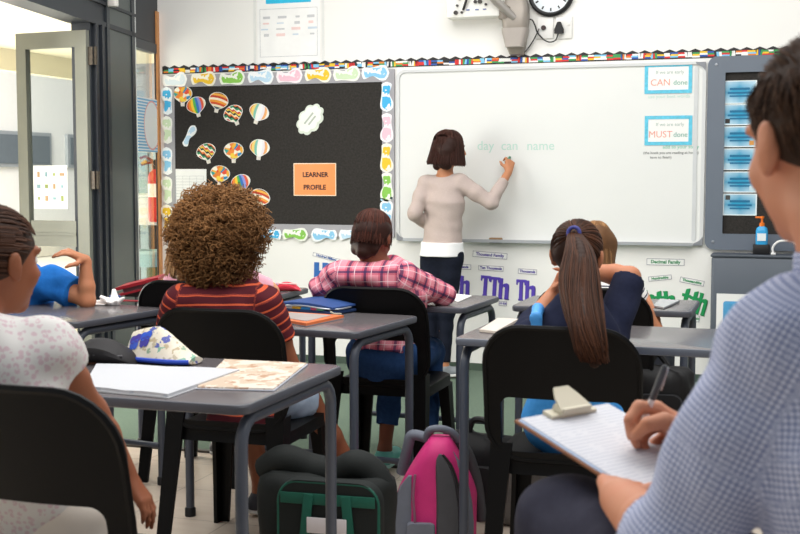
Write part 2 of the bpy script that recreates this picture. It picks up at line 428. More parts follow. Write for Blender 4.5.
put('body', MB().box((0, 0, .09), (.36, .3, .22), bev=.02), M_white, t); put('lid', MB().box((0, 0, .215), (.38, .32, .03), bev=.01), plain('DFE3E2', .5), t)
put('stand', MB().box((-.12, 0, -p[2]/2), (.05, .2, p[2]), bev=.01).box((.12, 0, -p[2]/2), (.05, .2, p[2]), bev=.01), plain('4B4640', .6), t)
p = beyond(143, 266, 9.4)
t = thing('crate', 'pale teal plastic crate low behind the narrow window', 'crate', (p[0], p[1], p[2]))
put('body', MB().loft([[(x*q, y*q, z) for x, y, _ in rrect(.17, .12, .03)] for z, q in ((0, .9), (.12, 1), (.12, .92), (.02, .84))]), plain('9CC7CE', .5), t)
put('rim', MB().loft([[(x*q, y*q, z) for x, y, _ in rrect(.17, .12, .03)] for z, q in ((.1, 1.02), (.1, 1.08), (.125, 1.08), (.125, 1.02))], closed=True, caps=False), plain('B7DADD', .5), t)
put('support', MB().box((-.12, 0, -p[2]/2-.003), (.06, .2, p[2])).box((.12, 0, -p[2]/2-.003), (.06, .2, p[2])), plain('5D6B45', .6), t)
# ------------------------------------------------------------------ things on the front wall
def wthing(name, label, cat, x, y, off=0.0, group=None):
    X, Z = onw(x, y); return thing(name, label, cat, (X, WALL_Y-off, Z), 0, group)
def wsize(x0, y0, x1, y1):
    a, b = onw(x0, y0), onw(x1, y1); return abs(b[0]-a[0]), abs(b[1]-a[1])
def sheet(hx, hz, y0, y1, mi=0, mb=None, o=(0, 0), r=.002): return (mb or MB()).prism(rr2(hx, hz, r, 2), y0, y1, mi, o)
def ring2(outer, inner, y0, y1, mb=None, mi=0):
    mb = mb or MB(); n = len(outer)
    R = [[(p[0], y, p[1]) for p in q] for q, y in ((outer, y0), (outer, y1), (inner, y1), (inner, y0))]
    return mb.loft(R, mi, caps=False, closed=True)
def pm(name, fn):
    t = NT(name); return fn(t)
M_black = plain('1B1B1D', .5); M_ink = plain('3A3D40', .6); M_grey = plain('8A8D92', .5)
# --- whiteboard
def board_mat():
    t = NT('m_board'); return t.fin(t.mix(t.noise(1.3), 'E3E5E2', 'ECEDEA'), .22, .35)
X0, X1, Z0, Z1 = -2.557, -.535, .862, 2.008
wbx, wbz = (X0+X1)/2, (Z0+Z1)/2; hw, hh = (X1-X0)/2, (Z1-Z0)/2
wb = thing('whiteboard', 'wide glossy whiteboard in the middle of the front wall that the teacher writes on', 'whiteboard', (wbx, WALL_Y, wbz))
put('panel', MB().prism(rr2(hw-.01, hh-.01, .05), 0, -.012), board_mat(), wb)
put('frame', ring2(rr2(hw, hh, .06, 5), rr2(hw-.022, hh-.018, .045, 5), 0, -.022), plain('D4D6D6', .4, .02), wb)
put('side_rail', MB().prism(rr2(.012, hh-.03, .01), 0, -.018, 0, (hw-.06, 0)), plain('CFD2D3', .4), wb)
put('tray', MB().box((0, -.035, -hh+.006), (2*hw-.12, .05, .012), bev=.004).box((0, -.058, -hh+.012), (2*hw-.12, .006, .02)), plain('B9BEC2', .35, metal=.4), wb)
for sx, sz in ((1, 1), (1, -1), (-1, -1)):
    put('corner_cap', MB().prism([(0, 0), (-.06*sx, 0), (-.055*sx, -.012*sz), (-.02*sx, -.03*sz), (0, -.055*sz)], -.005, -.026, 0, (sx*(hw-.004), sz*(hh-.004))), M_grey, wb)
M_faint = plain('BADACE', .5, .02); M_green_ink = plain('5FBFA0', .5)
# green marker writing on the board
for x, txt, sz in ((486, 'day', .085), (510, 'can', .085), (541, 'name', .085)):
    X, Z = onw(x, 146); text('writing', txt, sz, M_faint, wb, (X-wbx, -.0128, Z-wbz), .0004)
for x, y, txt, sz, m in ((669, 96.5, 'use your best words', .031, M_faint), (681, 147, 'add to your story', .031, M_green_ink), (671, 152.8, '(the book you are reading at home)', .0235, M_ink), (661, 157.5, 'have to finish)', .0235, M_ink)):
    X, Z = onw(x, y); text('writing', txt, sz, m, wb, (X-wbx, -.0128, Z-wbz), .0004)
t = wthing('board_eraser', 'brown board eraser lying on the whiteboard tray beside the teacher', 'eraser', 497, 243.5, .035)
put('felt', MB().box((0, 0, .012), (.085, .035, .018), bev=.004), plain('4A4038', .9), t); put('back', MB().box((0, 0, .03), (.088, .038, .02), bev=.006), plain('9A7A55', .6), t)
# --- CAN / MUST cards
def dotted_border(t, hx, hz):
    mb = MB(); ring2(rr2(hx, hz, .003), rr2(hx-.022, hz-.022, .003), -.001, -.004, mb)
    return put('border', mb, plain('62C4E0', .5, .2, 60), t)
for y0, y1, word, lab in ((64, 93, 'CAN', 'blue bordered card reading CAN done, upper one on the whiteboard'), (116, 145, 'MUST', 'blue bordered card reading MUST done, below the CAN card on the whiteboard')):
    t = wthing('notice_card', lab, 'card', 668.5, (y0+y1)/2, .0125)
    w, h = wsize(645, y0, 692, y1)
    put('paper', sheet(w/2, h/2, 0, -.002), M_white, t); dotted_border(t, w/2, h/2)
    text('lettering', 'If we are early', .03, plain('A3B8B0', .6), t, (.01, -.0025, h*.2), .0004)
    text('lettering', word, .058, plain('E6A08E', .6), t, (-.048, -.0025, -h*.14), .0006)
    text('lettering', 'done', .043, plain('5FA593', .6), t, (.075, -.0025, -h*.15), .0006)
# --- black pinboard with paper footprints around it
bx0, bx1, bz0, bz1 = -4.315, -2.572, .88, 2.018
pbx, pbz = (bx0+bx1)/2, (bz0+bz1)/2; bhw, bhh = (bx1-bx0)/2, (bz1-bz0)/2
def felt():
    t = NT('m_felt'); t.bump(t.noise(160, 3), .4, .003)
    return t.fin(t.mix(t.noise(75, 4), '232221', '45423F'), .95, .1)
pb = thing('pinboard', 'black felt pinboard with a grey edge on the left of the front wall', 'pinboard', (pbx, WALL_Y, pbz))
put('felt', MB().prism(rr2(bhw-.05, bhh-.05, .004), 0, -.012), felt(), pb)
put('frame', ring2(rr2(bhw, bhh, .008), rr2(bhw-.085, bhh-.085, .004), 0, -.018), plain('A3A2A7', .6, .05), pb)
def foot_poly(L, w, flip=1, toes=False, arch_=.12):      # sole outline along +x, heel at -L/2
    left, right = [], []
    for k in range(25):
        u = k/24; x = -L/2+L*u
        env = math.sqrt(max(0, 1-((u-.5)/.5)**8))**.8
        wd = (.40-arch_*math.exp(-((u-.38)/.18)**2)+.11*math.exp(-((u-.75)/.2)**2))*min(1, (u/.08)**.5 if u < .08 else 1)*min(1, ((1-u)/.12)**.5 if u > .88 else 1)
        arch = flip*.10*math.exp(-((u-.40)/.17)**2)
        left.append((x, w*(wd+arch*.9+.02))); right.append((x, w*(-wd+arch*1.1)))
    return left+right[::-1]
FC = dict(blue=('8CC8EA', 'F2F6F8'), yellow=('F0C63C', 'F6F2E4'), green=('8CC85A', 'F1F5EA'), pale_blue=('BFDDF0', 'F2F6F8'), pink=('EFC3D2', 'F7EEF2'), white=('DCE8EE', 'F4F5F3'), bright=('4DB4E6', 'EFF6FA'), pale_green=('CFE3BF', 'F3F5EC'))
names = dict(blue='light blue', yellow='yellow', green='green', pale_blue='pale blue', pink='pink', white='whitish', bright='bright blue', pale_green='pale green')
ordn = ['first', 'second', 'third', 'fourth', 'fifth', 'sixth', 'seventh', 'eighth', 'ninth']
def footprint(x, y, L, w, ang, col, lab, flip=1, off=.018, toes=False):
    t = wthing('paper_footprint', lab, 'paper footprint', x, y, off, 'paper footprints on the pinboard')
    ca, sa = math.cos(ang), math.sin(ang); rot = lambda P: [(px*ca-pz*sa, px*sa+pz*ca) for px, pz in P]
    c, bg = FC[col]
    o = put('sole', MB().prism(rot(foot_poly(L, w, flip)), 0, -.002), plain(bg, .7, .02), t, smooth=False)
    if toes:
        mb = MB()
        for k in range(5): mb.prism(rot([(L*.5+.012+.010*math.cos(a)-abs(k-1)*.004, (k-2)*w*.19+.009*math.sin(a)) for a in [i*PI/4 for i in range(8)]]), 0, -.002)
        put('toe', mb, plain('A8DDF0', .7), t)
    inner = [(px*.84+L*.01, pz*.72) for px, pz in foot_poly(L, w, flip, arch_=.03)]
    mb = MB().prism(rot([q for q in inner]), -.002, -.0028); put('colouring', mb, pm_crayon(c, bg), t, smooth=False)
_cr = {}
def pm_crayon(c, bg):
    if c in _cr: return _cr[c]
    t = NT('m_crayon'); mp = t.n('ShaderNodeMapping'); mp.inputs['Scale'].default_value = (16, 1, 16); t.l(t.obj(), mp.inputs['Vector'])
    f = t.math('GREATER_THAN', t.noise(1, 2, mp.outputs[0]), .47)
    _cr[c] = t.fin(t.mix(f, bg, c), .8, .2); return _cr[c]
top = ['white', 'yellow', 'green', 'pale_blue', 'pink', 'yellow', 'pale_green', 'blue']
for k, c in enumerate(top):
    x = 176+k*28.6; footprint(x, 80.2-(x-176)*.034, .198, .10, .0 if k % 2 else PI*0+.05, c, f'{names[c]} paper footprint, {ordn[k]} from the left along the top edge of the black pinboard', 1 if k % 2 else -1)
for k, (y, c) in enumerate(((101, 'bright'), (130, 'pale_green'), (161, 'blue'), (190, 'pale_green'), (218, 'yellow'))):
    footprint(168.4, y, .20, .088, PI/2+.05, c, f'{names[c]} paper footprint, {ordn[k]} from the top down the left edge of the black pinboard', -1)
for k, (y, c) in enumerate(((97, 'bright'), (128, 'pink'), (158, 'yellow'), (187, 'green'), (214, 'blue'))):
    footprint(387.5, y, .20, .09, -PI/2 if k < 4 else PI/2, c, f'{names[c]} paper footprint, {ordn[k]} from the top down the right edge of the black pinboard', 1 if k % 2 else -1, toes=(k == 4))
for k, (x, c) in enumerate(((270, 'bright'), (296, 'green'), (325, 'blue'), (353, 'pale_blue'))):
    footprint(x, 234.2+(x-270)*.012, .195, .09, 0 if k % 2 else PI, c, f'{names[c]} paper footprint, {ordn[k]} from the left along the bottom edge of the black pinboard', 1 if k % 2 else -1)
footprint(190.5, 136, .17, .06, -PI/2-.55+PI, 'pale_blue', 'pale blue paper footprint alone on the black felt between the balloons', 1, .0125)
# hot air balloons
def balloon_mat(kind):
    t = NT('m_balloon_'+kind); x, y, z = t.xyz(t.obj())
    zz = t.math('MULTIPLY', z, 14.0); w = t.math('SQRT', t.math('MAXIMUM', .05, t.math('SUBTRACT', 1.0, t.math('MULTIPLY', zz, zz))))
    u = t.math('DIVIDE', t.math('MULTIPLY', x, 12.5), w)
    cr = t.n('ShaderNodeValToRGB'); cr.color_ramp.interpolation = 'CONSTANT'
    sets = dict(gores=['D8452E', 'F08B2D', 'F5CF3C', '58B55A', '3A78C8', '8E9BE0', 'E8634A', 'F6E7C8'], bands=['3B5560', 'F2E6C9', 'D9542F', 'F0A13B', 'F7EBD5', 'C9452E', 'F0B04A', '7F5A44'],
                dots=['E8553A', '2FA6A0', 'F2B53A', 'F5F0DE', '2E8FC0', 'EE8A3A', 'F4D24A', 'D8403A'], pale=['E79A4A', 'F3D67A', '7EC0B0', 'F5F2EC', 'F4F4F6', 'EDE9F0', 'F2B070', 'F7F4EA'], zig=['2B2F33', 'F1D04A', 'D8453A', 'F4F0E4', '3B9C6A', '2B2F33', 'EA7A36', 'F6E9C0'])[kind]
    el = cr.color_ramp.elements
    while len(el) < 8: el.new(.5)
    for k, c in enumerate(sets): el[k].position = k/8; el[k].color = (*lin(c), 1)
    if kind in ('gores', 'pale'): f = t.math('ADD', t.math('MULTIPLY', u, .5), .5)
    elif kind == 'bands': f = t.math('ADD', t.math('MULTIPLY', t.math('ADD', z, t.math('MULTIPLY', t.math('MULTIPLY', x, x), 2.0)), 8.0), .5)
    elif kind == 'zig': f = t.math('FRACT', t.math('ADD', t.math('MULTIPLY', t.math('ADD', x, z), 9.0), t.math('MULTIPLY', t.math('ABSOLUTE', t.math('SUBTRACT', t.math('FRACT', t.math('MULTIPLY', x, 30)), .5)), .3)))
    else:
        vo = t.n('ShaderNodeTexVoronoi'); vo.inputs['Scale'].default_value = 34; t.l(t.obj(), vo.inputs['Vector']); f = t.xyz(vo.outputs['Color'])[0]
    t.l(f, cr.inputs[0]); return t.fin(cr.outputs[0], .5, .3)
def balloon_poly(s):
    P = []
    for k in range(33):
        a = -PI/2+2*PI*k/33
        x = math.cos(a)*.084; z = math.sin(a)*.062
        if z < 0: x *= 1-.62*(-z/.062)**2.2; z *= 1.18
        P.append((x*s, z*s))
    return P
BL = [(183.5, 94, 0, 'dots', 'multicoloured spotted balloon cutout at the top left corner of the black pinboard'), (197, 105, -.25, 'gores', 'rainbow striped balloon cutout just right of the top left balloon on the pinboard'), (219.5, 100.5, .25, 'bands', 'orange and cream banded balloon cutout in the top row of the pinboard'),
      (234, 113.5, -.4, 'zig', 'dark zigzag balloon cutout in the top group, second from its right'), (260, 112, .35, 'pale', 'pale faded balloon cutout at the right end of the top group on the pinboard'), (207, 151.5, -.25, 'zig', 'dark zigzag balloon cutout at the left of the middle row on the pinboard'), (234.5, 150.5, 0, 'dots', 'multicoloured spotted balloon cutout in the centre of the middle row on the pinboard'),
      (260.5, 147.5, .12, 'pale', 'pale yellow and white balloon cutout at the right of the middle row'), (221, 173.5, .1, 'dots', 'multicoloured spotted balloon cutout touching the corner of the white timetable sheet'), (241.5, 182.5, -.3, 'gores', 'rainbow striped balloon cutout between two others in the lowest diagonal row'), (261, 197, .3, 'bands', 'orange banded balloon cutout lowest and rightmost on the pinboard')]
bmats = {k: balloon_mat(k) for k in ('gores', 'bands', 'dots', 'pale', 'zig')}
for x, y, r, kind, lab in BL:
    t = wthing('balloon_cutout', lab, 'balloon cutout', x, y, .0125, 'paper hot air balloons on the pinboard'); t.rotation_euler = (0, r, 0)
    put('envelope', MB().prism(balloon_poly(.86), 0, -.003), bmats[kind], t, smooth=False)
    put('rim', ring2(balloon_poly(.92), balloon_poly(.86), -.0002, -.0022), M_white, t, smooth=False)
    put('basket', MB().prism([(-.014, -.088), (.014, -.088), (.016, -.064), (-.016, -.064)], 0, -.003), plain('E4DFD6', .6), t)
# timetable sheet, orange card, white cloud
t = wthing('timetable', 'white printed timetable sheet at the lower left of the black pinboard', 'sheet', 191, 204, .0125)
w, h = wsize(174, 170, 208, 240)
put('paper', sheet(w/2, h/2, 0, -.002), plain('F0F1F0', .6), t)
mb = MB()
for k in range(21): mb.prism(rr2(w*.42, .0012, .0005, 1), -.002, -.0024, 0, (0, h/2-.05-k*.021))
for k in range(5): mb.prism(rr2(.001, h*.42, .0005, 1), -.002, -.0024, 0, (-w*.42+k*w*.21, -.01))
put('print', mb, plain('BFC3C6', .7), t, smooth=False)
t = wthing('profile_card', 'orange laminated card reading LEARNER PROFILE on the black pinboard', 'card', 315.5, 179.5, .0125)
w, h = wsize(295, 164, 336, 195)
put('card', sheet(w/2, h/2, 0, -.003), plain('EE8C3A', .3, .08, 5), t)
put('laminate_edge', ring2(rr2(w/2+.006, h/2+.006, .004), rr2(w/2, h/2, .003), -.0002, -.0025), plain('F3D9B8', .3), t)
text('lettering', 'LEARNER', .046, plain('45291F', .6), t, (.005, -.0035, .032), .0005, bold=.0016); text('lettering', 'PROFILE', .046, plain('45291F', .6), t, (.0, -.0035, -.055), .0005, bold=.0016)
t = wthing('cloud_cutout', 'white scalloped paper cloud cutout tilted on the black pinboard', 'paper cutout', 311, 119.5, .0125); t.rotation_euler = (0, -.85, 0)
P = []
for k in range(108):
    a = 2*PI*k/108; P.append((math.cos(a)*.118*(.94+.10*abs(math.sin(a*4.5))), math.sin(a)*.078*(.92+.18*abs(math.sin(a*4.5)))))
put('back_sheet', MB().prism(P, 0, -.003), plain('DDE5D8', .7), t, smooth=False); put('front_sheet', MB().prism([(x*.86, z*.8+.004) for x, z in P], -.003, -.006), plain('F2F5EE', .7), t, smooth=False)
put('lettering', MB().prism(rr2(.05, .006, .003), -.006, -.0066, 0, (.0, .012)).prism(rr2(.04, .006, .003), -.006, -.0066, 0, (.005, -.016)), plain('B4BCB0', .7), t)
# --- flag border strip
fs = thing('border_strip', 'long wavy border strip of little flags above the boards on the front wall', 'border strip', (-2.0, WALL_Y, 2.055))
n = 240; x0, x1 = -2.33, 2.30
topz = [.026+.008*math.sin(i*PI*2/4.0) for i in range(n+1)]; xs = [x0+(x1-x0)*i/n for i in range(n+1)]
mb = MB().add([p for i in range(n+1) for p in ((xs[i], -.003, -.026), (xs[i], -.003, topz[i]), (xs[i], 0, -.026), (xs[i], 0, topz[i]))], [q for i in range(n) for b in (4*i,) for q in ((b, b+4, b+5, b+1), (b+1, b+5, b+7, b+3), (b, b+2, b+6, b+4))])
put('backing', mb, plain('2B2A2C', .6), fs, smooth=False)
fcols = [plain(c, .5, .03) for c in ('D8322F', 'F2F0EC', '2D56A8', 'F0C430', '3B9A55', '7FC4E8', 'E7812E', '222428')]
mb = MB(); rr = random.Random(3); x = x0+.01
while x < x1-.05:
    w = rr.uniform(.034, .05); hz = .016; zo = rr.uniform(-.006, .0); a = rr.choice((0, 1, 2)); c = [rr.choice((0, 0, 1, 1, 1, 2, 3, 4, 5, 6, 7)) for _ in range(3)]; y = -.0034-rr.random()*.0012
    for k in range(3):
        if a == 0: P = [(x+w*k/3, -hz), (x+w*(k+1)/3, -hz), (x+w*(k+1)/3, hz), (x+w*k/3, hz)]
        else: P = [(x, -hz+2*hz*k/3), (x+w, -hz+2*hz*k/3), (x+w, -hz+2*hz*(k+1)/3), (x, -hz+2*hz*(k+1)/3)]
        sl = rr.uniform(-.006, .006)
        mb.add([(p[0]+sl*(p[1] > 0), y, p[1]+zo) for p in P], [(0, 1, 2, 3)], c[k])
    x += w*.98
put('flags', mb, fcols, fs, smooth=False)
# --- wall chart at the top left
t = wthing('wall_chart', 'large white printed chart with a cyan heading high on the wall above the pinboard', 'chart', 288.5, 14, .001)
w, h = wsize(257, 0, 320, 57); w *= 1.0; h = .82
put('paper', sheet(w/2, h/2, 0, -.002, o=(0, .08)), plain('F3F3F1', .4), t)
put('heading', MB().prism(rr2(.168, .14, .002), -.002, -.003, 0, (0, .215)), plain('2FBFE8', .5), t)
mb = MB(); ring2(rr2(w*.46, .165, .002), rr2(w*.46-.003, .162, .002), -.002, -.0026, mb)
mb.v = [(x, y, z-.125) for x, y, z in mb.v]
put('table_frame', mb, plain('B9BBBF', .6), t, smooth=False)
rr = random.Random(5)
for r, z in enumerate((-.02, -.06, -.10, -.14)):
    for k in range(4):
        put('print', MB().prism(rr2(rr.uniform(.015, .034), rr.uniform(.004, .010), .002, 1), -.002, -.0025, 0, (-.17+k*.115+rr.uniform(-.01, .01), z)), plain(('C6C7CA', 'EBCFCB', 'C9D6E2')[(r+k) % 3 if r else 0], .6), t, smooth=False)
put('plastic_sleeve', ring2(rr2(w/2+.03, h/2+.03, .004), rr2(w/2+.012, h/2+.012, .004), -.0, -.002), plain('E4E5E2', .2), t).location = (0, 0, .08)
# --- poster on the narrow window
p = lw(.275, .008, 1.655)
t = thing('striped_poster', 'white poster with blue stripes taped inside the narrow window', 'poster', p, 0); t.rotation_euler = (0, 0, math.atan2(-LDIR[1], -LDIR[0])+PI)
def ps_mat():
    t_ = NT('m_ps'); x, y, z = t_.xyz(t_.obj()); d = t_.math('ADD', t_.math('MULTIPLY', t_.math('SUBTRACT', x, .09), t_.math('SUBTRACT', x, .09)), t_.math('MULTIPLY', t_.math('MULTIPLY', z, z), 1.0))
    ins = t_.math('LESS_THAN', d, .030); st = t_.math('LESS_THAN', t_.math('FRACT', t_.math('MULTIPLY', z, 48)), .55)
    edge = t_.math('MULTIPLY', t_.math('GREATER_THAN', d, .026), ins)
    m1 = t_.mix(st, 'EEF3F6', '74B4DC'); m2 = t_.mix(ins, m1, 'F2F3F3'); return t_.fin(t_.mix(edge, m2, 'E9A9A6'), .4, .3)
put('sheet', MB().box((0, 0, 0), (.41, .003, .37)), ps_mat(), t); put('edge_strip', MB().box((0, .002, -.18), (.40, .004, .014)).box((0, .002, .18), (.40, .004, .014)), M_white, t)
# paper on the open door leaf
p = hp+LA*.30-bperp*.0+V(0, 0, 1.23)
t = thing('notice_sheet', 'sheet with small coloured pictures stuck on the open door glass', 'sheet', p, math.atan2(LA[1], LA[0])+PI)
put('paper', MB().box((0, -.008, 0), (.26, .003, .27)), plain('EDEEE9', .6), t)
rr = random.Random(8)
for k in range(12): put('picture', MB().box((-.09+.06*(k % 4), -.0105, .08-.075*(k//4)), (rr.uniform(.015, .035), .001, rr.uniform(.015, .035))), plain(('A98C6A', '7FA0A8', '8C9A5C')[k % 3], .6), t)
# --- control box, projector arm, clock, sockets
t = wthing('control_box', 'white control box with dark knobs on the wall left of the projector arm', 'control box', 478, 8, .0)
put('case', MB().box((0, -.07, .06), (.36, .14, .27), bev=.008), plain('F0EFEA', .45, .01), t)
for k, (x, z) in enumerate(((-.10, .0), (-.085, .045), (-.11, -.045), (-.07, -.045), (.02, .02), (.05, .02), (.09, .0), (-.14, .06))): put('knob', MB().tube([(x, -.14, z), (x, -.155, z)], .008+.003*(k % 3), 10), plain('3B3836', .5), t)
put('lever', MB().tube([(-.06, -.15, -.03), (-.04, -.16, .02), (-.02, -.15, .09)], .008, 8).box((.10, -.15, .07), (.05, .03, .045), bev=.005), plain('2D2A28', .4), t)
for x_ in (-.03, .03, .08): put('button', MB().box((x_, -.142, -.03), (.022, .006, .008)), plain('6C7BA8', .4), t)
t = wthing('projector_arm', 'taupe metal bracket of the projector arm hanging over the whiteboard', 'bracket', 518, 30, .0)
M_tp = plain('9C948B', .4, .05, 6, metal=.2)
L1 = []
for z, hw_, dep in ((-.165, .045, .02), (-.16, .055, .06), (-.10, .075, .11), (.0, .092, .135), (.06, .100, .14), (.13, .098, .13), (.185, .08, .11), (.205, .05, .07)):
    L1.append([(x*hw_/.1*.84, -dep/2+y*dep/.1*.5, z) for x, y, _ in rrect(.1, .1, .05, 4)])
put('bracket', MB().loft(L1), M_tp, t); put('lower_cover', MB().loft([[(x*q, -.012+y*.8-.065, z) for x, y, _ in rrect(.075*1, .075, .03, 4)] for z, q in ((-.12, .75), (-.02, 1.1), (.0, 1.1))]), plain('A9A19A', .4), t)
put('pole', MB().tube([(.005, -.12, .06), (-.10, -.17, .16), (-.32, -.3, .42)], .026, 14), plain('A7A29C', .35, metal=.5), t)
put('joint', MB().lathe([(.001, -.04), (.045, -.04), (.05, -.02), (.05, .03), (.03, .045), (.001, .045)], (-.06, -.1, .10), 16), plain('7F776E', .4), t)
t = wthing('wall_clock', 'round white wall clock with a black rim cut by the top of the photo', 'clock', 551.5, -6.5, .0); t.scale = (.88, .88, .88)
ry = Matrix.Rotation(PI/2, 3, 'X')
put('face', MB().lathe([(.001, .02), (.145, .02), (.145, 0), (.001, 0)], n=40, rot=ry), plain('E8EFF3', .3), t); put('rim', MB().lathe([(.138, .02), (.142, .04), (.155, .045), (.168, .03), (.168, 0), (.138, 0), (.138, .02)], n=40, rot=ry), M_black, t)
mb = MB()
for k in range(12): mb.box((.118*math.sin(k*PI/6), -.022, .118*math.cos(k*PI/6)), (.01, .003, .022), Matrix.Rotation(k*PI/6, 3, 'Y'))
put('hour_marks', mb, M_ink, t); put('hand', MB().box((.02, -.024, .02), (.008, .003, .08), Matrix.Rotation(.8, 3, 'Y')), M_black, t); put('hand', MB().box((-.03, -.024, .03), (.006, .003, .11), Matrix.Rotation(-.8, 3, 'Y')), M_black, t)
for x, nm, lab in ((545.5, 'a', 'white wall plate with a round dark outlet under the clock, left of the plugged socket'), (564, 'b', 'white wall socket under the clock with the black plug in it')):
    t = wthing('wall_socket', lab, 'socket', x, 28, .0); w, h = wsize(537, 17, 553.5, 38)
    put('plate', MB().box((0, -.006, 0), (w, .012, h), bev=.004), plain('ECEBE7', .4, .01), t)
    if nm == 'a': put('outlet', MB().lathe([(.001, .02), (.012, .02), (.016, .012), (.016, 0), (.001, 0)], (-.01, -.01, .0), 12, rot=ry), plain('3A2A28', .4), t)
    else: put('switch', MB().box((.035, -.014, .03), (.02, .008, .03), bev=.003), M_white, t)
X, Z = onw(560, 28.5)
t = thing('power_plug', 'black plug and cable running from the socket to the projector bracket', 'plug', (X, WALL_Y-.012, Z))
put('plug', MB().loft([[(x*q, -.02+y*.5, z) for x, y, _ in rrect(.03, .03, .012)] for z, q in ((-.035, .95), (-.01, 1.0), (.02, .6), (.038, .35))]), M_black, t)
def wpts(P, y): return [(onw(px, py)[0]-X, y, onw(px, py)[1]-Z) for px, py in P]
def smooth_path(P, n=8):
    P = [Vector(p) for p in P]; out = []
    for i in range(len(P)-1):
        a0, b0, c0, d0 = P[max(i-1, 0)], P[i], P[i+1], P[min(i+2, len(P)-1)]
        for k in range(n):
            u = k/n; out.append(.5*((2*b0)+(c0-a0)*u+(2*a0-5*b0+4*c0-d0)*u*u+(3*b0-a0-3*c0+d0)*u**3))
    return out+[P[-1]]
put('cable', MB().tube(smooth_path(wpts([(559.5, 33), (556, 41), (548, 42), (539, 34), (536, 26), (533, 20.5), (528, 20)], -.02)), .0045, 6), M_black, t)
put('cable', MB().tube(smooth_path(wpts([(540, 29), (534, 41), (527, 51), (521, 55), (517.5, 54)], -.014)), .004, 6), M_black, t)
# --- dark framed noticeboard on the right
rx0, rx1, rz0, rz1 = -.525, .70, .842, 2.035
rcx, rcz = (rx0+rx1)/2, (rz0+rz1)/2; rhw, rhh = (rx1-rx0)/2, (rz1-rz0)/2
nb = thing('noticeboard', 'noticeboard in a thick slate grey frame at the right of the front wall', 'noticeboard', (rcx, WALL_Y, rcz))
put('felt', MB().prism(rr2(rhw-.05, rhh-.05, .01), 0, -.012), felt(), nb)
put('frame', ring2(rr2(rhw, rhh, .055, 6), rr2(rhw-.105, rhh-.10, .006, 6), 0, -.03), plain('6B7480', .42, .04, 5), nb)
for sx in (-1, 1):
    for sz in (-1, 1): put('screw', MB().lathe([(.001, .034), (.008, .033), (.01, .03), (.01, .0), (.001, 0)], (sx*(rhw-.05), 0, sz*(rhh-.05)), 10, rot=ry), plain('A6ABB2', .3, metal=.5), nb)
def bluecard():
    t = NT('m_bluecard'); x, y, z = t.xyz(t.obj()); nz = t.noise(9, 3)
    e = t.math('ADD', t.math('MULTIPLY', t.math('ABSOLUTE', x), 4.2), t.math('ADD', t.math('MULTIPLY', t.math('ABSOLUTE', z), 8.5), t.math('MULTIPLY', nz, .5)))
    mr = t.n('ShaderNodeMapRange'); t.l(e, mr.inputs[0]); mr.inputs[1].default_value = .45; mr.inputs[2].default_value = 1.25
    return t.fin(t.mix(mr.outputs[0], '2E9BC4', 'CFE7F2'), .35, .4)
mbc = bluecard()
for k, (y0, y1) in enumerate(((81, 103.5), (104.5, 125), (126.5, 147), (148.5, 170), (171.5, 192.5), (193.5, 215.5))):
    xl = 723.3+.0*k; t = wthing('blue_card', f'blue washed paper card on the slate framed noticeboard, {ordn[k]} from the top of the column', 'card', xl+16.5, (y0+y1)/2, .0125, 'blue cards on the slate framed noticeboard')
    w, h = wsize(xl, y0, xl+33, y1); put('card', sheet(w/2, h/2, 0, -.002), mbc, t)
    put('border', ring2(rr2(w/2+.002, h/2, .002), rr2(w/2-.006, h/2-.006, .002), -.001, -.003), plain('E8F0F2', .5), t)
    put('lettering', MB().prism(rr2(w*.3, .007, .002, 1), -.002, -.0026, 0, (0, .02)).prism(rr2(w*.36, .006, .002, 1), -.002, -.0026, 0, (0, -.004)).prism(rr2(w*.3, .005, .002, 1), -.002, -.0026, 0, (0, -.024)), plain('1F6E96', .6), t)
    put('sticker', MB().prism(rr2(.014, .014, .003), -.002, -.003, 0, ((-1)**k*w*.36, (-h*.3 if k != 5 else h*.32))), plain(['C9B08A', '3A3330', 'D79A50', 'B6D4E2', 'C8DDE6', '4A4A48'][k], .6), t)
# cabinet under it
cb = thing('cabinet', 'slate grey wall cabinet directly under the noticeboard at the right', 'cabinet', (.10, WALL_Y-.118, .26))
put('body', MB().box((0, 0, .275), (1.14, .22, .55), bev=.012), plain('5C636D', .45, .05, 4), cb)
put('top', MB().box((0, -.003, .558), (1.15, .228, .016), bev=.005), plain('4B515A', .4), cb)
put('foot', MB().box((-.5, 0, -.13), (.06, .18, .26), bev=.006), plain('3A3F46', .5), cb); put('foot', MB().box((.5, 0, -.13), (.06, .18, .26), bev=.006), plain('3A3F46', .5), cb)
X, Z = onw(746, 306)
t = thing('framed_poster', 'white poster with a blue picture stuck on the front of the slate cabinet', 'poster', (X, WALL_Y-.2295, Z-.03))
put('sheet', sheet(.165, .125, 0, -.003), M_white, t); put('picture', MB().prism(rr2(.125, .085, .015), -.003, -.004, 0, (.0, -.005)), plain('57A6DA', .4, .3, 14), t)
bp = V(-.182, WALL_Y-.13, .826)
t = thing('soap_bottle', 'blue pump soap bottle with orange top standing on the slate cabinet', 'bottle', bp)
put('base', MB().box((0, 0, .03), (.10, .07, .06), bev=.006), plain('19191B', .5), t)
put('body', MB().loft([[(x*q, y*q, z) for x, y, _ in rrect(.036, .026, .02)] for z, q in ((.055, .96), (.065, 1.0), (.14, 1.0), (.16, .85), (.17, .45), (.176, .4))]), plain('37A3DC', .25, .04), t)
put('label', MB().box((0, -.028, .105), (.05, .003, .045)), plain('E6EEF0', .5), t)
put('pump', MB().lathe([(.001, .17), (.016, .17), (.016, .19), (.007, .193), (.006, .215), (.012, .218), (.012, .23), (.001, .232)], n=12).box((-.018, 0, .224), (.045, .014, .011), bev=.003), plain('EE7A22', .35), t)
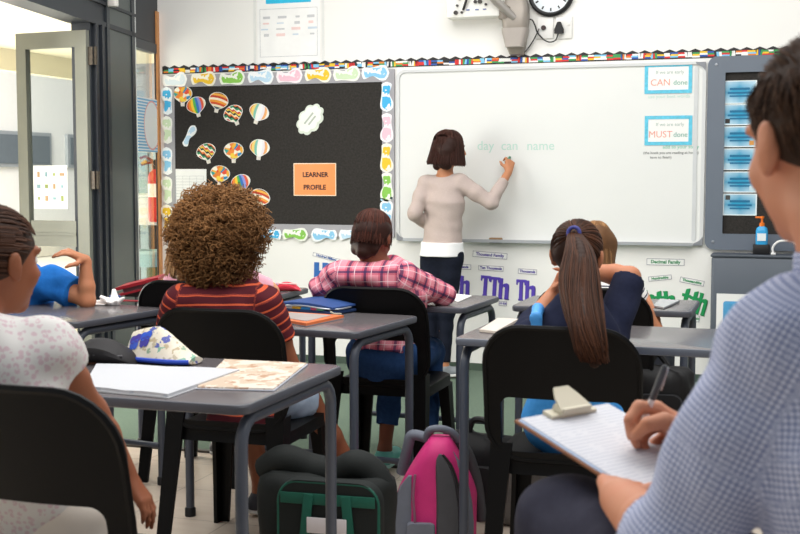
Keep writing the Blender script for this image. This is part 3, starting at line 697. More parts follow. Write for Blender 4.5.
t = thing('white_cable', 'short loop of white cable on the slate cabinet beside the soap bottle', 'cable', bp+V(.10, -.02, 0)); 
put('cable', MB().tube(smooth_path([(-.03, 0, .005), (-.035, 0, .04), (-.01, 0, .075), (.03, .0, .085), (.08, .01, .08), (.16, .03, .008)]), .007, 8), M_white, t)
put('connector', MB().box((-.03, 0, .006), (.03, .02, .012), bev=.003), M_white, t)
# --- place value letters under the whiteboard
def letter_T(w, h): 
    s = w*.34; return [[(-w/2, h/2), (-w/2, h/2-h*.24), (-w/2+.012*w/.1, h/2-h*.27), (-w/2+w*.16, h/2-h*.14), (-s/2, h/2-h*.12), (-s/2, -h/2+h*.07), (-s/2-w*.08, -h/2+h*.04), (-s/2-w*.08, -h/2), (s/2+w*.08, -h/2), (s/2+w*.08, -h/2+h*.04), (s/2, -h/2+h*.07), (s/2, h/2-h*.12), (w/2-w*.16, h/2-h*.14), (w/2-.012*w/.1, h/2-h*.27), (w/2, h/2-h*.24), (w/2, h/2)]]
def letter_h(w, h, cap=1.0):
    s = w*.36; top = h/2; xm = h*.12
    L = [(-w/2-w*.05, top), (-w/2-w*.05, top-h*.06), (-w/2, top-h*.09), (-w/2, -h/2+h*.06), (-w/2-w*.05, -h/2+h*.04), (-w/2-w*.05, -h/2), (-w/2+s+w*.03, -h/2), (-w/2+s+w*.03, -h/2+h*.04), (-w/2+s, -h/2+h*.06), (-w/2+s, xm-h*.08), (-w/2+s+w*.06, xm), (w/2-s, xm-h*.06), (w/2-s, -h/2+h*.06), (w/2-s-w*.03, -h/2+h*.04), (w/2-s-w*.03, -h/2), (w/2+w*.05, -h/2), (w/2+w*.05, -h/2+h*.04), (w/2, -h/2+h*.06), (w/2, xm+h*.02), (w/2-w*.06, xm+h*.12), (w/2-w*.24, xm+h*.16), (-w/2+s+w*.1, xm+h*.11), (-w/2+s, xm+h*.05), (-w/2+s, top)]
    return [L]
def letter_t(w, h):
    s = w*.42; return [[(-s/2, h*.42), (s/2, h*.5), (s/2, h*.2), (w/2, h*.2), (w/2, h*.08), (s/2, h*.08), (s/2, -h*.36), (w/2, -h*.40), (w/2, -h*.5), (-s/2+.005, -h*.5), (-s/2, -h*.40), (-s/2, h*.08), (-w/2, h*.08), (-w/2, h*.2), (-s/2, h*.2)]]
def letter_H(w, h):
    s = w*.36; return [[(-w/2, -h/2), (-w/2, h/2), (-w/2+s, h/2), (-w/2+s, h*.08), (w/2-s, h*.08), (w/2-s, h/2), (w/2, h/2), (w/2, -h/2), (w/2-s, -h/2), (w/2-s, -h*.08), (-w/2+s, -h*.08), (-w/2+s, -h/2)]]
def letter_M(w, h):
    s = w*.28; return [[(-w/2, -h/2), (-w/2, h/2), (-w/2+s, h/2), (0, -h*.05), (w/2-s, h/2), (w/2, h/2), (w/2, -h/2), (w/2-s, -h/2), (w/2-s, h*.12), (0, -h*.38), (-w/2+s, h*.12), (-w/2+s, -h/2)]]
GL = dict(T=letter_T, h=letter_h, t=letter_t, H=letter_H, M=letter_M)
def letters(s, x, y, w, h, roll, col, dk, lab):
    t = wthing('letter_cutout', lab, 'letter cutout', x, y, .001); t.rotation_euler = (0, roll, 0)
    n = len(s); lwid = w/n
    for k, ch in enumerate(s):
        ww = lwid*1.02; ox = -w/2+lwid*(k+.5); poly = GL[ch](ww, h)[0]; q = 1.0
        mb = MB().prism(poly, 0, -.003-.0006*k, 0, (ox, -.004*k)); put('letter', mb, plain(col, .45, .05), t, smooth=False)
        cx, cz = ox, -.004*k
        mb = MB().prism([(px*1.06, pz*1.03) for px, pz in poly], 0, -.0015-.0006*k, 0, (ox+.003, -.004*k-.003)); put('letter_edge', mb, plain(dk, .6), t, smooth=False)
def strip(body, x, y, w, h, roll, col, lab, sz):
    t = wthing('word_strip', lab, 'word strip', x, y, .001); t.rotation_euler = (0, roll, 0)
    put('paper', sheet(w/2, h/2, 0, -.0016), plain('F2F2EF', .6), t)
    put('outline', ring2(rr2(w/2, h/2, .001), rr2(w/2-.003, h/2-.003, .001), -.001, -.0024), plain('8E8A9A', .6), t, smooth=False)
    text('lettering', body, sz, plain(col, .6), t, (0, -.002, 0), .0006, bold=.0009)
PU, PD, GR, GD, BLU, BD = '5B45B4', '3B2C80', '1F9A58', '0F6B3A', '2767B4', '1B467C'
strip('Thousand Family', 490, 255, .235, .04, .06, '4A3796', 'strip reading Thousand Family under the whiteboard tray', .028)
strip('Ten Thousands', 491, 268.2, .17, .034, .03, '4A3796', 'strip reading Ten Thousands above the purple TTh letters', .024)
strip('Thousands', 527.5, 271.5, .125, .034, .04, '4A3796', 'strip reading Thousands above the purple Th letters', .024)
strip('Hundred Thousands', 456, 266.5, .21, .034, .02, '4A3796', 'strip partly hidden behind the teacher reading Hundred Thousands', .021)
strip('10 000', 503, 303.5, .055, .03, .05, '4A3796', 'small purple strip under the TTh letters', .018)
strip('Decimal Family', 665.5, 262, .235, .042, .0, '1F8A50', 'strip reading Decimal Family under the right end of the whiteboard', .03)
strip('Hundredths', 660, 278, .145, .03, -.12, '1F8A50', 'tilted strip reading Hundredths above the left green letters', .022)
strip('Thousandths', 692, 281.5, .15, .034, .17, '1F8A50', 'tilted strip reading Thousandths above the right green letters', .023)
strip('1/1000', 695, 318.5, .055, .04, .1, '1F8A50', 'small green strip under the right green letters', .02)
strip('Hundred Millions', 326.5, 257.5, .205, .026, .22, '27549C', 'tilted strip reading Hundred Millions left of the girl in plaid', .022)
letters('TTh', 494.5, 286.5, .19, .135, .06, PU, PD, 'purple letters TTh on the wall under the Ten Thousands strip')
letters('Th', 525.5, 290, .125, .135, .03, PU, PD, 'purple letters Th on the wall under the Thousands strip')
letters('HTh', 456, 283.5, .18, .125, .03, PU, PD, 'purple letters partly hidden behind the leg of the teacher')
letters('hth', 659, 299, .19, .115, -.05, GR, GD, 'green letters hth on the wall behind the tablet desk')
letters('tth', 694, 300.5, .16, .135, .25, GR, GD, 'tilted green letters tth left of the slate cabinet')
letters('HM', 327, 272.5, .19, .135, .03, BLU, BD, 'blue letters HM on the wall left of the girl in plaid')
# ------------------------------------------------------------------ desks
M_top = plain('696466', .22, .05, 7, spec=.55)
M_edge = plain('4C4E56', .4, .05, 9)
M_tube = plain('454B57', .38, .06, 12, spec=.5)
def desk(label, xr, yn, yf, W=.75, paint=None, topz=.75, rz=0.0):
    D = yf-yn; cx, cy = xr-W/2*math.cos(rz), (yn+yf)/2-W/2*math.sin(rz)
    t = thing('school_desk', label, 'desk', (cx, cy, 0), rz, 'grey school desks')
    hx, hy = W/2, D/2
    rings = []
    for z, q in ((topz-.026, .006), (topz-.023, .001), (topz-.016, 0), (topz-.006, 0), (topz-.0015, .002), (topz, .006)): rings.append(rrect(hx-q, hy-q, .035, 6, z))
    n = len(rings[0]); mb = MB(); mb.loft(rings, 1); mb.m[-1] = 0
    put('tabletop', mb, [M_top, paint or M_edge], t, ang=30)
    for sx in (-1, 1):
        x = sx*(hx-.03); y0, y1 = -hy+.035, hy-.035; zt = topz-.045; r = .065
        P = [(x, y0, .012), (x, y0, zt-r)]+[(x, y0+r*(1-math.cos(a)), zt-r+r*math.sin(a)) for a in (.3, .6, .95, 1.3, PI/2)]+[(x, y1-r*(1-math.sin(a)), zt-r+r*math.cos(a)) for a in (0, .3, .6, .95, 1.3, PI/2)]+[(x, y1, .012)]
        f = put('side_frame', MB().tube(P, .0165, 12), M_tube, t)
        for y in (y0, y1): put('rubber_foot', MB().lathe([(.001, 0), (.021, 0), (.021, .03), (.017, .035), (.001, .035)], (x, y, 0), 12), M_black, f)
    put('apron_rail', MB().box((0, hy-.06, topz-.05), (W-.1, .02, .045), bev=.004), M_tube, t)
    put('stretcher', MB().tube([(-hx+.03, hy-.05, .17), (hx-.03, hy-.05, .17)], .012, 10), M_tube, t)
    return t
D1 = desk('grey school desk nearest the camera, with the floral pencil case and open notebook', -1.237, 2.585, 3.25, W=.80)
D2 = desk('grey school desk in the middle holding the blue zip folder and orange book', -1.422, 3.935, 4.50, W=.76, rz=-.10)
D3 = desk('grey school desk where the girl in plaid rests her arms', -1.285, 4.82, 5.36, rz=-.05)
D4 = desk('grey school desk at the left with white tissues, behind the girl in white', -2.515, 3.88, 4.46, W=.80, rz=-.14)
D5 = desk('grey school desk with the red pencil case, beyond the curly haired child', -2.26, 5.03, 5.47)
D6 = desk('pale topped school desk in front of the girl with the ponytail', -.20, 3.885, 4.44, W=.885, rz=-.02, paint=plain('5E636E', .35))
D7 = desk('school desk with the dark tablet, near the green wall letters', -.385, 4.97, 5.45)
# ------------------------------------------------------------------ black plastic chairs
M_chair = plain('060607', .48, .1, 20, spec=.17, bump=.06, bscale=500)
def make_chair(label):
    t = thing('plastic_chair', label, 'chair', (0, 0, 0), 0, 'black plastic school chairs')
    rings = []
    for z, q in ((.405, -.004), (.42, .0), (.445, .0), (.452, .006), (.455, .016)): rings.append([(x, y*1.0+.0, z-(.012*(1-(y/.2)**2)*(z > .45))) for x, y, _ in rrect(.215-q, .205-q, .05, 5, z)])
    put('seat', MB().loft(rings), M_chair, t)
    def side(cx, cz, hw, hh, r):                       # ring with equal counts per side
        P = [(p[0]+cx, p[1]+cz) for p in rrect(hw, hh, r, 7)]; Q = []
        for i in range(len(P)):
            p, q = P[i], P[(i+1) % len(P)]; Q.append(p)
            if i % 8 == 7:
                for k in range(1, 7): Q.append((p[0]+(q[0]-p[0])*k/7, p[1]+(q[1]-p[1])*k/7))
        return Q
    O = side(0, .655, .228, .205, .115); H = side(0, .560, .182, .084, .03)
    Yb = lambda x, z: -.205-.085*(z-.45)/.41+.55*x*x*min(1, max(0, (z-.45)/.15))
    def pt(x, z, d): return (x*(1-.06*max(0, .62-z)/.2*0), Yb(x, z)+d, z)
    R = 9; front = []; back = []
    for k in range(R+1):
        u = k/R; ring = [(h[0]+(o[0]-h[0])*u, h[1]+(o[1]-h[1])*u) for h, o in zip(H, O)]
        front.append([pt(x, z, .007) for x, z in ring]); back.append([pt(x, z, -.007) for x, z in ring])
    put('backrest', MB().loft(front+back[::-1], closed=True, caps=False), M_chair, t, ang=60)
    rim = put('backrest_lip', MB().tube([pt(o[0], o[1], -.004) for o in O[0:len(O)]], .0085, 6, closed=True), M_chair, t)
    for sx in (-1, 1):
        for y0, y1, yt in ((.165, .195, .41), (-.185, -.25, .50)):
            L = []
            for z, s, q in ((0, .045, 1), (.02, .046, .95), (yt*.6, .056, .35), (yt, .066, 0)):
                x = sx*(.185+.02*q); y = y0+(y1-y0)*q; fy = 1 if y0 > 0 else -1
                th = .012
                L.append([(x+sx*(.03)-sx*s*a, y+fy*.03-fy*s*b, z) for a, b in ((0, 0), (1, 0), (1, th/s*1.2), (th/s*1.2, th/s*1.2), (th/s*1.2, 1), (0, 1))])
            put('leg', MB().loft(L), M_chair, t, ang=30)
    return t
C2 = make_chair('black plastic chair of the curly haired child, between the two middle desks')
C2.location = (-1.805, 3.81, 0); C2.rotation_euler = (0, 0, .02)
def chair(x, y, rz, label, sc=1.0): return dup(C2, (x, y, 0), rz, label, None, (sc, sc, sc))
C1 = chair(-1.40, 2.19, -.05, 'black plastic chair large in the lower left corner, under the girl in white', 1.05)
C3 = chair(-1.615, 4.82, 0, 'black plastic chair of the girl in plaid', .985)
C4 = chair(-.645, 3.70, .03, 'black plastic chair of the girl with the ponytail, behind the clipboard')
C5 = chair(-2.41, 4.72, .05, 'black plastic chair left of the curly hair, under the child in pink')
C6 = chair(-.735, 4.94, -.03, 'black plastic chair mostly hidden in front of the girl with the ponytail')
# ------------------------------------------------------------------ things on the desks
TZ = .7505
def path_box(p): return p
def pouch(L, W, H, ridge=.35, n=14):          # zipped pencil case lying along x: a rounded wedge
    R = []
    for k in range(n+1):
        u = k/n; x = -L/2+L*u; e = (1-abs(2*u-1)**5)**.5 if 0 < u < 1 else .02
        h = H*(.55+.45*math.sin(PI*min(1, u*1.1)))*max(e, .05); w = W*max(e, .25)
        R.append([(x, w*.5*math.cos(a)*(1 if math.sin(a) < .5 else .75), h*.5+h*.5*math.sin(a)) for a in [2*PI*q/16 for q in range(16)]])
    return MB().loft(R)
def floral():
    t = NT('m_floral'); vo = t.n('ShaderNodeTexVoronoi'); vo.inputs['Scale'].default_value = 40; nn = t.n('ShaderNodeTexNoise'); nn.inputs['Scale'].default_value = 55; t.l(t.obj(), nn.inputs['Vector']); vm = t.n('ShaderNodeVectorMath', operation='MULTIPLY_ADD'); t.l(nn.outputs['Color'], vm.inputs[0]); vm.inputs[1].default_value = (.05, .05, .05); t.l(t.obj(), vm.inputs[2]); t.l(vm.outputs[0], vo.inputs['Vector'])
    c = t.xyz(vo.outputs['Color']); d = t.math('LESS_THAN', vo.outputs['Distance'], .46)
    cr = t.n('ShaderNodeValToRGB'); cr.color_ramp.interpolation = 'CONSTANT'; el = cr.color_ramp.elements
    while len(el) < 7: el.new(.5)
    for k, h in enumerate(('DED3BE', '5A62A8', '8FA58C', 'B9A88A', 'D8CDB6', '86B09A', 'B9AE96')): el[k].position = k/7; el[k].color = (*lin(h), 1)
    t.l(c[0], cr.inputs[0]); nz = t.noise(30); base = t.mix(nz, 'C9BEA8', 'EDE6D8'); return t.fin(t.mix(d, base, cr.outputs[0]), .6, .3)
P = onz(163, 362, TZ)
t = thing('pencil_case', 'floral pencil case with a blue zip edge lying on the nearest desk', 'pencil case', P, -.12)
L, W, H = .235, .11, .085
R = []
for k in range(17):
    u = k/16; x = -L/2+L*u; hh_ = H*(.62+.5*math.sin(PI*(u*.75+.12)))*(1 if u < .45 else 1-.85*((u-.45)/.55)**1.2)*(1-.55*max(0, (.06-u)/.06)); ww = W*(1-.35*abs(2*u-1)**4)
    R.append([(x, ww*.5*math.cos(a_)*(1-.45*max(0, math.sin(a_))), .012+max(.012, hh_)*max(0, math.sin(a_))-.010*max(0, -math.sin(a_))) for a_ in [2*PI*q/18 for q in range(18)]])
put('pouch', MB().loft(R), floral(), t)
put('zip_edge', MB().tube([(r[9][0], -W*.5*(1-.35*abs(2*i/16-1)**4)-.002, .012) for i, r in enumerate(R)], .007, 8), plain('2347B8', .5, .1, 40), t)
def on_case(x, q):                 # a point on the near side of the floral case: x along it, q = 0 at the base .. 1 at the ridge
    u = x/L+.5; i0 = min(15, max(0, int(u*16))); f_ = u*16-i0; a0_ = PI-q*PI/2; hh0 = []
    for i in (i0, i0+1):
        v_ = i/16; hq = H*(.62+.5*math.sin(PI*(v_*.75+.12)))*(1 if v_ < .45 else 1-.85*((v_-.45)/.55)**1.2)*(1-.55*max(0, (.06-v_)/.06)); ww_ = W*(1-.35*abs(2*v_-1)**4); hh0.append((hq, ww_))
    hq = hh0[0][0]*(1-f_)+hh0[1][0]*f_; ww_ = hh0[0][1]*(1-f_)+hh0[1][1]*f_
    return (x, ww_*.5*math.cos(a0_)*(1-.45*math.sin(a0_))-.0015, .012+max(.012, hq)*math.sin(a0_)+.001)
for (x, q0, cols) in ((-.078, .36, ('4A3E9C', '3C5CC0')), (-.040, .42, ('2E58C8', '3F3A98'))):
    for w_, (dx, dq) in enumerate(((-.017, .16), (.017, .22), (-.013, -.10), (.014, -.06))):
        P_w = [on_case(x+dx*.5+abs(dx)*.75*math.cos(b), q0+dq*.6+.13*math.sin(b)) for b in [2*PI*k/10 for k in range(10)]]
        put('butterfly_wing', MB().add(P_w, [tuple(range(10))]), plain(cols[w_ // 2], .5, .2, 60), t)
put('zip_pull', MB().box((-.12, -.03, .035), (.012, .006, .022), bev=.003), plain('B9BCC6', .3, metal=.6), t)
P = onz(104, 363, TZ)
t = thing('pencil_case', 'flat black pencil case lying left of the floral one on the nearest desk', 'pencil case', P, .05)
put('pouch', pouch(.21, .12, .075), plain('1E1C1E', .7, .1), t); put('zip', MB().tube([(-.085, -.045, .03), (0, -.056, .032), (.085, -.045, .03)], .003, 6), plain('4A484C', .4), t)
P = onz(160, 375, TZ)
t = thing('pencil', 'dark red pencil lying in front of the floral pencil case', 'pencil', P+V(-.0, .035, 0), .02)
put('shaft', MB().tube([(-.07, 0, .005), (.07, 0, .005)], .0045, 6), plain('5A2326', .5), t); put('point', MB().tube([(.07, 0, .005), (.084, 0, .0045)], [.0045, .0008], 6), plain('C9A37A', .6), t)
def quad_book(name, label, cat, corners, thick, mats, parts=('cover', 'pages'), z=TZ, warp=0):
    c = sum(np.array(q) for q in corners)/4; t = thing(name, label, cat, (c[0], c[1], z), 0)
    N = 10
    def grid(z0, dz, inset):
        vs = []; fs = []
        for i in range(N+1):
            for j in range(N+1):
                u, v = inset+(1-2*inset)*i/N, inset+(1-2*inset)*j/N
                p = (1-u)*(1-v)*np.array(corners[0])+u*(1-v)*np.array(corners[1])+u*v*np.array(corners[2])+(1-u)*v*np.array(corners[3])-c
                h = dz+warp*math.exp(-((u-.5)/.16)**2)*-.6+warp*math.sin(PI*u)*.6
                vs.append((p[0], p[1], z0+h))
        return vs
    def slab(z0, z1, inset, w=True):
        top = grid(z0, z1-z0, inset); bot = [(x, y, z0) for x, y, _ in top]; n = (N+1)
        fs = [(i*n+j, (i+1)*n+j, (i+1)*n+j+1, i*n+j+1) for i in range(N) for j in range(N)]
        m = MB().add(top, fs); m.add(bot, [f[::-1] for f in fs])
        o = n*n; ring = [i*n for i in range(n)]+[N*n+j for j in range(1, n)]+[i*n+N for i in range(N-1, -1, -1)]+[j for j in range(N-1, 0, -1)]
        for k in range(len(ring)):
            a_, b_ = ring[k], ring[(k+1) % len(ring)]; m.f.append((a_, a_+o, b_+o, b_)); m.m.append(0)
        return m
    put(parts[0], slab(.0005, .003, 0), mats[0], t); put(parts[1], slab(.003, .003+thick, .012), mats[1], t)
    return t, slab
def pc(x, y, z=TZ): return onz(x, y, z)[:2].tolist()+[0]
def ruled(base, line, n=60):
    t = NT('m_ruled'); x, y, z = t.xyz(t.obj()); f = t.math('LESS_THAN', t.math('FRACT', t.math('MULTIPLY', y, n)), .12); return t.fin(t.mix(f, base, line), .6, .2)
quad_book('notebook', 'open white ruled notebook on the nearest desk in front of the pencil cases', 'notebook', [pc(82, 391), pc(168, 399), pc(242, 373), pc(95, 367)], .008, [plain('C6C7CA', .6), ruled('C4C5C9', 'B2B7C0', 90)], warp=.006)
def magmat():
    t = NT('m_mag'); nz = t.noise(14, 3); f = t.math('GREATER_THAN', nz, .5); m1 = t.mix(f, 'CDB9A4', 'E2D5C6'); g = t.math('GREATER_THAN', t.noise(25, 2), .6); return t.fin(t.mix(g, m1, 'B99478'), .4, .35)
quad_book('exercise_book', 'beige patterned exercise book at the right side of the nearest desk', 'book', [pc(196, 389.5), pc(274, 391.5), pc(308, 365), pc(224, 361)], .004, [plain('C6CBD8', .6), magmat()], parts=('cover', 'front_sheet'))
# blue folder and orange book on the middle desk
q = quad_book('book', 'grey and orange book lying in front of the blue folder on the middle desk', 'book', [pc(276, 321.5), pc(306, 327), pc(345, 318.5), pc(284, 314.5)], .010, [plain('8D8A90', .5), plain('DD7440', .5, .1, 20)], parts=('cover', 'orange_cover'))
t = q[0]; put('grey_panel', q[1](.0132, .0150, .14), plain('A59C98', .5, .15, 30), t)
P = onz(315, 311, TZ); P2 = onz(352, 315.5, TZ); d_ = P2-P; t = thing('zip_folder', 'blue zip folder lying open on the middle desk behind the orange book', 'folder', P, math.atan2(d_[1], d_[0])*.6)
put('lower_cover', MB().box((0, .0, .008), (.31, .17, .014), bev=.006), plain('27406E', .6, .08, 30), t)
mb = MB(); R = []
for k in range(13):
    u = k/12; x = -.155+.31*u; R.append([(x, -.082, .022+.010*math.sin(PI*u)), (x, .082, .026+.022*math.sin(PI*u)), (x, .082, .032+.022*math.sin(PI*u)), (x, -.082, .030+.012*math.sin(PI*u))])
put('upper_cover', mb.loft(R), plain('2C4B86', .6, .08, 30), t)
mb = MB()
for k, (x, l) in enumerate(((-.08, .05), (-.03, .04), (.02, .05), (.06, .03), (.09, .03))): mb.box((x, -.075, .019), (l, .02, .008), mi=k % 5)
put('contents', mb, [plain(c, .5) for c in ('E8E4E6', 'E7B53C', '2F8BD0', 'E0567A', '5FB48A')], t)
put('zip', MB().tube(smooth_path([(-.12, -.087, .02), (0, -.09, .03), (.12, -.088, .024), (.158, -.05, .022), (.16, .03, .024)]), .0035, 6), plain('B0B4BC', .3, metal=.6), t)
put('zip_pull', MB().tube(smooth_path([(.15, -.09, .014), (.175, -.10, .010), (.20, -.085, .008)]), .0045, 6), plain('A9A290', .4), t)
# other desks
quad_book('sheet_of_paper', 'loose white paper on the desk of the girl in plaid', 'paper', [pc(452, 299.5), pc(458, 302.5), pc(472, 296.5), pc(455, 294.5)], .002, [M_white, M_white], parts=('sheet', 'top_sheet'))
quad_book('exercise_book', 'beige exercise book on the pale desk left of the girl with the ponytail', 'book', [pc(479, 332), pc(496, 334), pc(519, 321), pc(498, 320)], .006, [plain('B3A89D', .5), plain('CFC6BC', .5, .06)])
t, _ = quad_book('tablet', 'dark grey tablet lying on the desk near the green wall letters', 'tablet', [pc(653, 307.5), pc(664, 309.5), pc(680, 302.3), pc(660, 300.5)], .006, [plain('3C3F44', .3), plain('A9AEB2', .2)], parts=('case', 'screen'))
P = onz(288, 291, TZ)
t = thing('pencil_case', 'shiny red pencil case on the desk beyond the curly hair', 'pencil case', P, .12)
put('pouch', pouch(.13, .06, .045), plain('D23A4A', .25, .15, 30), t); put('pink_end', MB().loft([[(x-.055, y*.8, z) for x, y, z in [(0, .03*math.cos(b), .02+.018*math.sin(b)) for b in [2*PI*k/10 for k in range(10)]]], [(x-.10, y*.5, z*.8) for x, y, z in [(0, .03*math.cos(b), .02+.018*math.sin(b)) for b in [2*PI*k/10 for k in range(10)]]]]), plain('B58AD0', .3), t)
put('zip', MB().tube([(-.05, -.02, .038), (.05, -.02, .036)], .003, 6), plain('F0C9C9', .4), t)
# tissues on the left desk
P = onz(113, 305, TZ)
t = thing('tissue', 'crumpled white tissue on the left desk beside the raised elbow', 'tissue', P, 0)
sd = SDF(.005)
for k in range(9): 
    q = rng.random()*6.28; sd.cap((.0, 0, .005), (.055*math.cos(q), .04*math.sin(q), .01+.03*rng.random()), .018, .006, .006)
sd.cap((.01, 0, .01), (.0, .01, .06), .022, .010, .01).cap((-.05, 0, .008), (-.11, -.01, .006), .015, .008, .01)
vs, Q = sd.arrays(); vs[:, 2] = np.maximum(vs[:, 2], .0); me = np_mesh('tissue_sheet', vs, Q); me.materials.append(plain('F3F2F0', .8)); link('crumpled_sheet', me, t)
put('fold', MB().box((-.07, -.02, .004), (.09, .05, .004), Matrix.Rotation(.3, 3, 'Z')), plain('EDECEA', .8), t)
P = onz(95, 301, TZ)
t = thing('eraser', 'small dark blue eraser between the elbow and the tissue on the left desk', 'eraser', P+V(.07, .05, 0), .3); put('rubber', MB().box((0, 0, .012), (.05, .03, .024), bev=.006), plain('2E4B86', .6), t); put('sleeve', MB().box((.004, 0, .0125), (.03, .032, .026), bev=.004), plain('22304F', .5), t)
P = onz(132, 302, TZ); t = thing('pencil', 'thin red pencil on the left desk beyond the tissue', 'pencil', P, .05)
put('shaft', MB().tube([(-.05, 0, .005), (.04, 0, .005)], .0045, 6), plain('A02A34', .5), t); put('point', MB().tube([(.04, 0, .005), (.052, 0, .005)], [.0045, .0006], 6), plain('C9A37A', .6), t)
# red folder on the far left desk
A_, B_ = ond(122, 291, 5.6), ond(164, 280.5, 5.6)
t = thing('red_folder', 'red folder propped at a slant on the far left desk by the grey column', 'folder', (A_+B_)/2, 0)
u = nrm(B_-A_); w = nrm(np.cross(u, V(0, 0, 1))); L = np.linalg.norm(B_-A_)/2
def sl(m, a0, a1, b0, b1, c0, c1):
    up_ = np.cross(w, u)*-1; up_ = up_ if up_[2] > 0 else -up_
    m.loft([[tuple(u*x+w*y+up_*z) for x, y in ((a0, b0), (a1, b0), (a1, b1), (a0, b1))] for z in (c0, c1)]); return m
M_red = plain('8E1422', .4, .08, 12)
put('upper_cover', sl(MB(), -L, L, -.12, .12, .012, .026), M_red, t); put('lower_cover', sl(MB(), -L, L*.8, -.12, .12, -.016, -.006), plain('8C1422', .4), t); put('papers', sl(MB(), -L*.7, L*.6, -.11, .11, -.006, .012), plain('5A3A3C', .6), t)
zb = (A_+B_)[2]/2; put('prop', MB().box((.0, 0, (.7505-zb)/2-.012), (.10, .16, max(.01, zb-.7505-.012))), plain('3C3A3C', .6), t)
# ------------------------------------------------------------------ bags on the floor
def softbox(t, name, cx, cy, hx, hy, H, mat, sag=.04, pw=3.2, lean=0.0, n=40):
    R = []
    for k in range(15):
        u = k/14; z = H*u; q = 1-.10*(abs(2*u-1)**3)-(.55*((u-.86)/.14)**2 if u > .86 else 0)-(.25*((.1-u)/.1)**2 if u < .1 else 0)
        ring = []
        for j in range(n):
            b = 2*PI*j/n; c, s = math.cos(b), math.sin(b)
            x = hx*q*math.copysign(abs(c)**(2/pw), c); y = hy*q*math.copysign(abs(s)**(2/pw), s)
            ring.append((cx+x+.008*math.sin(5*b+9*u)*u, cy+y+lean*z+.006*math.sin(7*b+5*u), z-sag*u*(1-min(1, abs(x/hx))**2)*.9*(.5+.5*math.sin(3*x/hx+1))))
        R.append(ring)
    return put(name, MB().loft(R), mat, t, ang=70)
M_canvas = plain('101514', .8, .15, 14, bump=.3, bscale=300); M_gstrap = plain('0A5444', .6, .1, 30)
gb = ond(325, 500, 3.90); t = thing('duffel_bag', 'dark green school bag with bright green straps on the floor under the desks', 'bag', (gb[0], gb[1]+.02, 0), .06)
softbox(t, 'body', 0, 0, .225, .13, .375, M_canvas, .05)
put('flap_roll', MB().tube(smooth_path([(-.21, .0, .33), (-.14, -.02, .375), (-.05, .0, .345), (.04, .0, .34), (.10, -.01, .37), (.15, .0, .345), (.18, 0, .30)]), .05, 12), M_canvas, t)
pk = put('front_pocket', MB().loft([[(x*q*.92+.055, -.125-d, z+.20) for x, z in rr2(.185, .15, .07, 6)] for d, q in ((-.01, 1), (.025, 1), (.04, .95))]), plain('121817', .8, .12, 14, bump=.3, bscale=300), t)
put('pocket_zip', MB().tube([(x*.92+.055, -.160, z+.20) for x, z in rr2(.178, .143, .065, 6)], .006, 6, closed=True), M_gstrap, t)
put('green_band', MB().box((.055, -.168, .293), (.31, .006, .035), bev=.002), M_gstrap, t)
for sx in (-1, 1): put('strap', MB().box((.055+sx*.085-.01*sx, -.172, .165), (.032, .008, .29), Matrix.Rotation(-.1*sx, 3, 'Y'), bev=.002), M_gstrap, t)
put('name_tag', MB().box((.055, -.176, .212), (.13, .006, .05), bev=.002), plain('D9D3D6', .5, .05), t)
# pink and grey backpack
M_pink = plain('CE2F78', .6, .1, 16, bump=.25, bscale=260); M_gray = plain('6F7480', .7, .1, 16, bump=.25, bscale=260); M_dgray = plain('4A4A4E', .8, .12, 16, bump=.3, bscale=260)
pk = ond(432, 500, 4.32); t = thing('backpack', 'pink and grey backpack standing on the floor between the desks', 'backpack', (pk[0]+.01, pk[1], 0), .25); t.scale = (1, 1, .965)
def bshell(u):
    z = .385*u; w = .150*(1-.10*u) if u < .45 else .150*(.955-.72*((u-.45)/.55)**1.25); d = .10*(1-.25*u)*(1 if u < .8 else math.sqrt(max(.05, 1-((u-.8)/.22)**2))); return z, w, d
R = []
for k in range(19):
    u_ = k/18; z, w, d = bshell(u_); R.append([(w*math.copysign(abs(math.cos(b))**.75, math.cos(b))+.02*u_, d*math.copysign(abs(math.sin(b))**.8, math.sin(b)), z) for b in [2*PI*j/32 for j in range(32)]])
put('main_body', MB().loft(R), M_pink, t, ang=70)
def strip3(pts, wd, th, y):      # ribbon in the front face
    mb = MB(); R = []
    for i, (x, z) in enumerate(pts):
        wi = wd[i] if isinstance(wd, (list, tuple)) else wd; yy = y[i] if isinstance(y, (list, tuple)) else y
        R.append([(x-wi/2, yy, z), (x-wi*.4, yy-th, z), (x+wi*.4, yy-th, z), (x+wi/2, yy, z)])
    return mb.loft(R)
YB = lambda z: -.10*(1-.25*z/.385)*(1 if z < .308 else math.sqrt(max(.05, 1-((z/.385-.8)/.22)**2)))
def ys(pts): return [YB(z)+.006 for x, z in pts]
Q = [(.050, .0), (.052, .08), (.050, .16), (.043, .23), (.034, .285), (.026, .315), (.022, .335)]; put('centre_panel', strip3(Q, [.085, .09, .085, .075, .058, .038, .010], .022, ys(Q)), M_dgray, t)
put('piping', MB().tube(smooth_path([(x+w_*.5+.004, YB(z)-.012, z) for (x, z), w_ in zip(Q, [.085, .09, .085, .075, .058, .038, .010])]), .005, 6), M_black, t)
Q = [(-.105, .0), (-.108, .08), (-.108, .15), (-.098, .21), (-.085, .25)]; put('side_pocket', strip3(Q, [.085, .08, .07, .045, .012], .020, [YB(z)+.03 for x, z in Q]), M_gray, t)
put('lower_pocket', MB().loft([[(x*q-.045, -.10-d, z+.04) for x, z in rr2(.05, .045, .015, 4)] for d, q in ((-.02, 1), (.010, 1), (.016, .94))]), M_gray, t)
put('pink_piping', MB().tube(smooth_path([(-.062, YB(.0)-.006, .0), (-.066, YB(.1)-.006, .1), (-.072, YB(.18)-.004, .18), (-.066, YB(.26)-.0, .26)]), .005, 6), plain('8A5A70', .6), t)
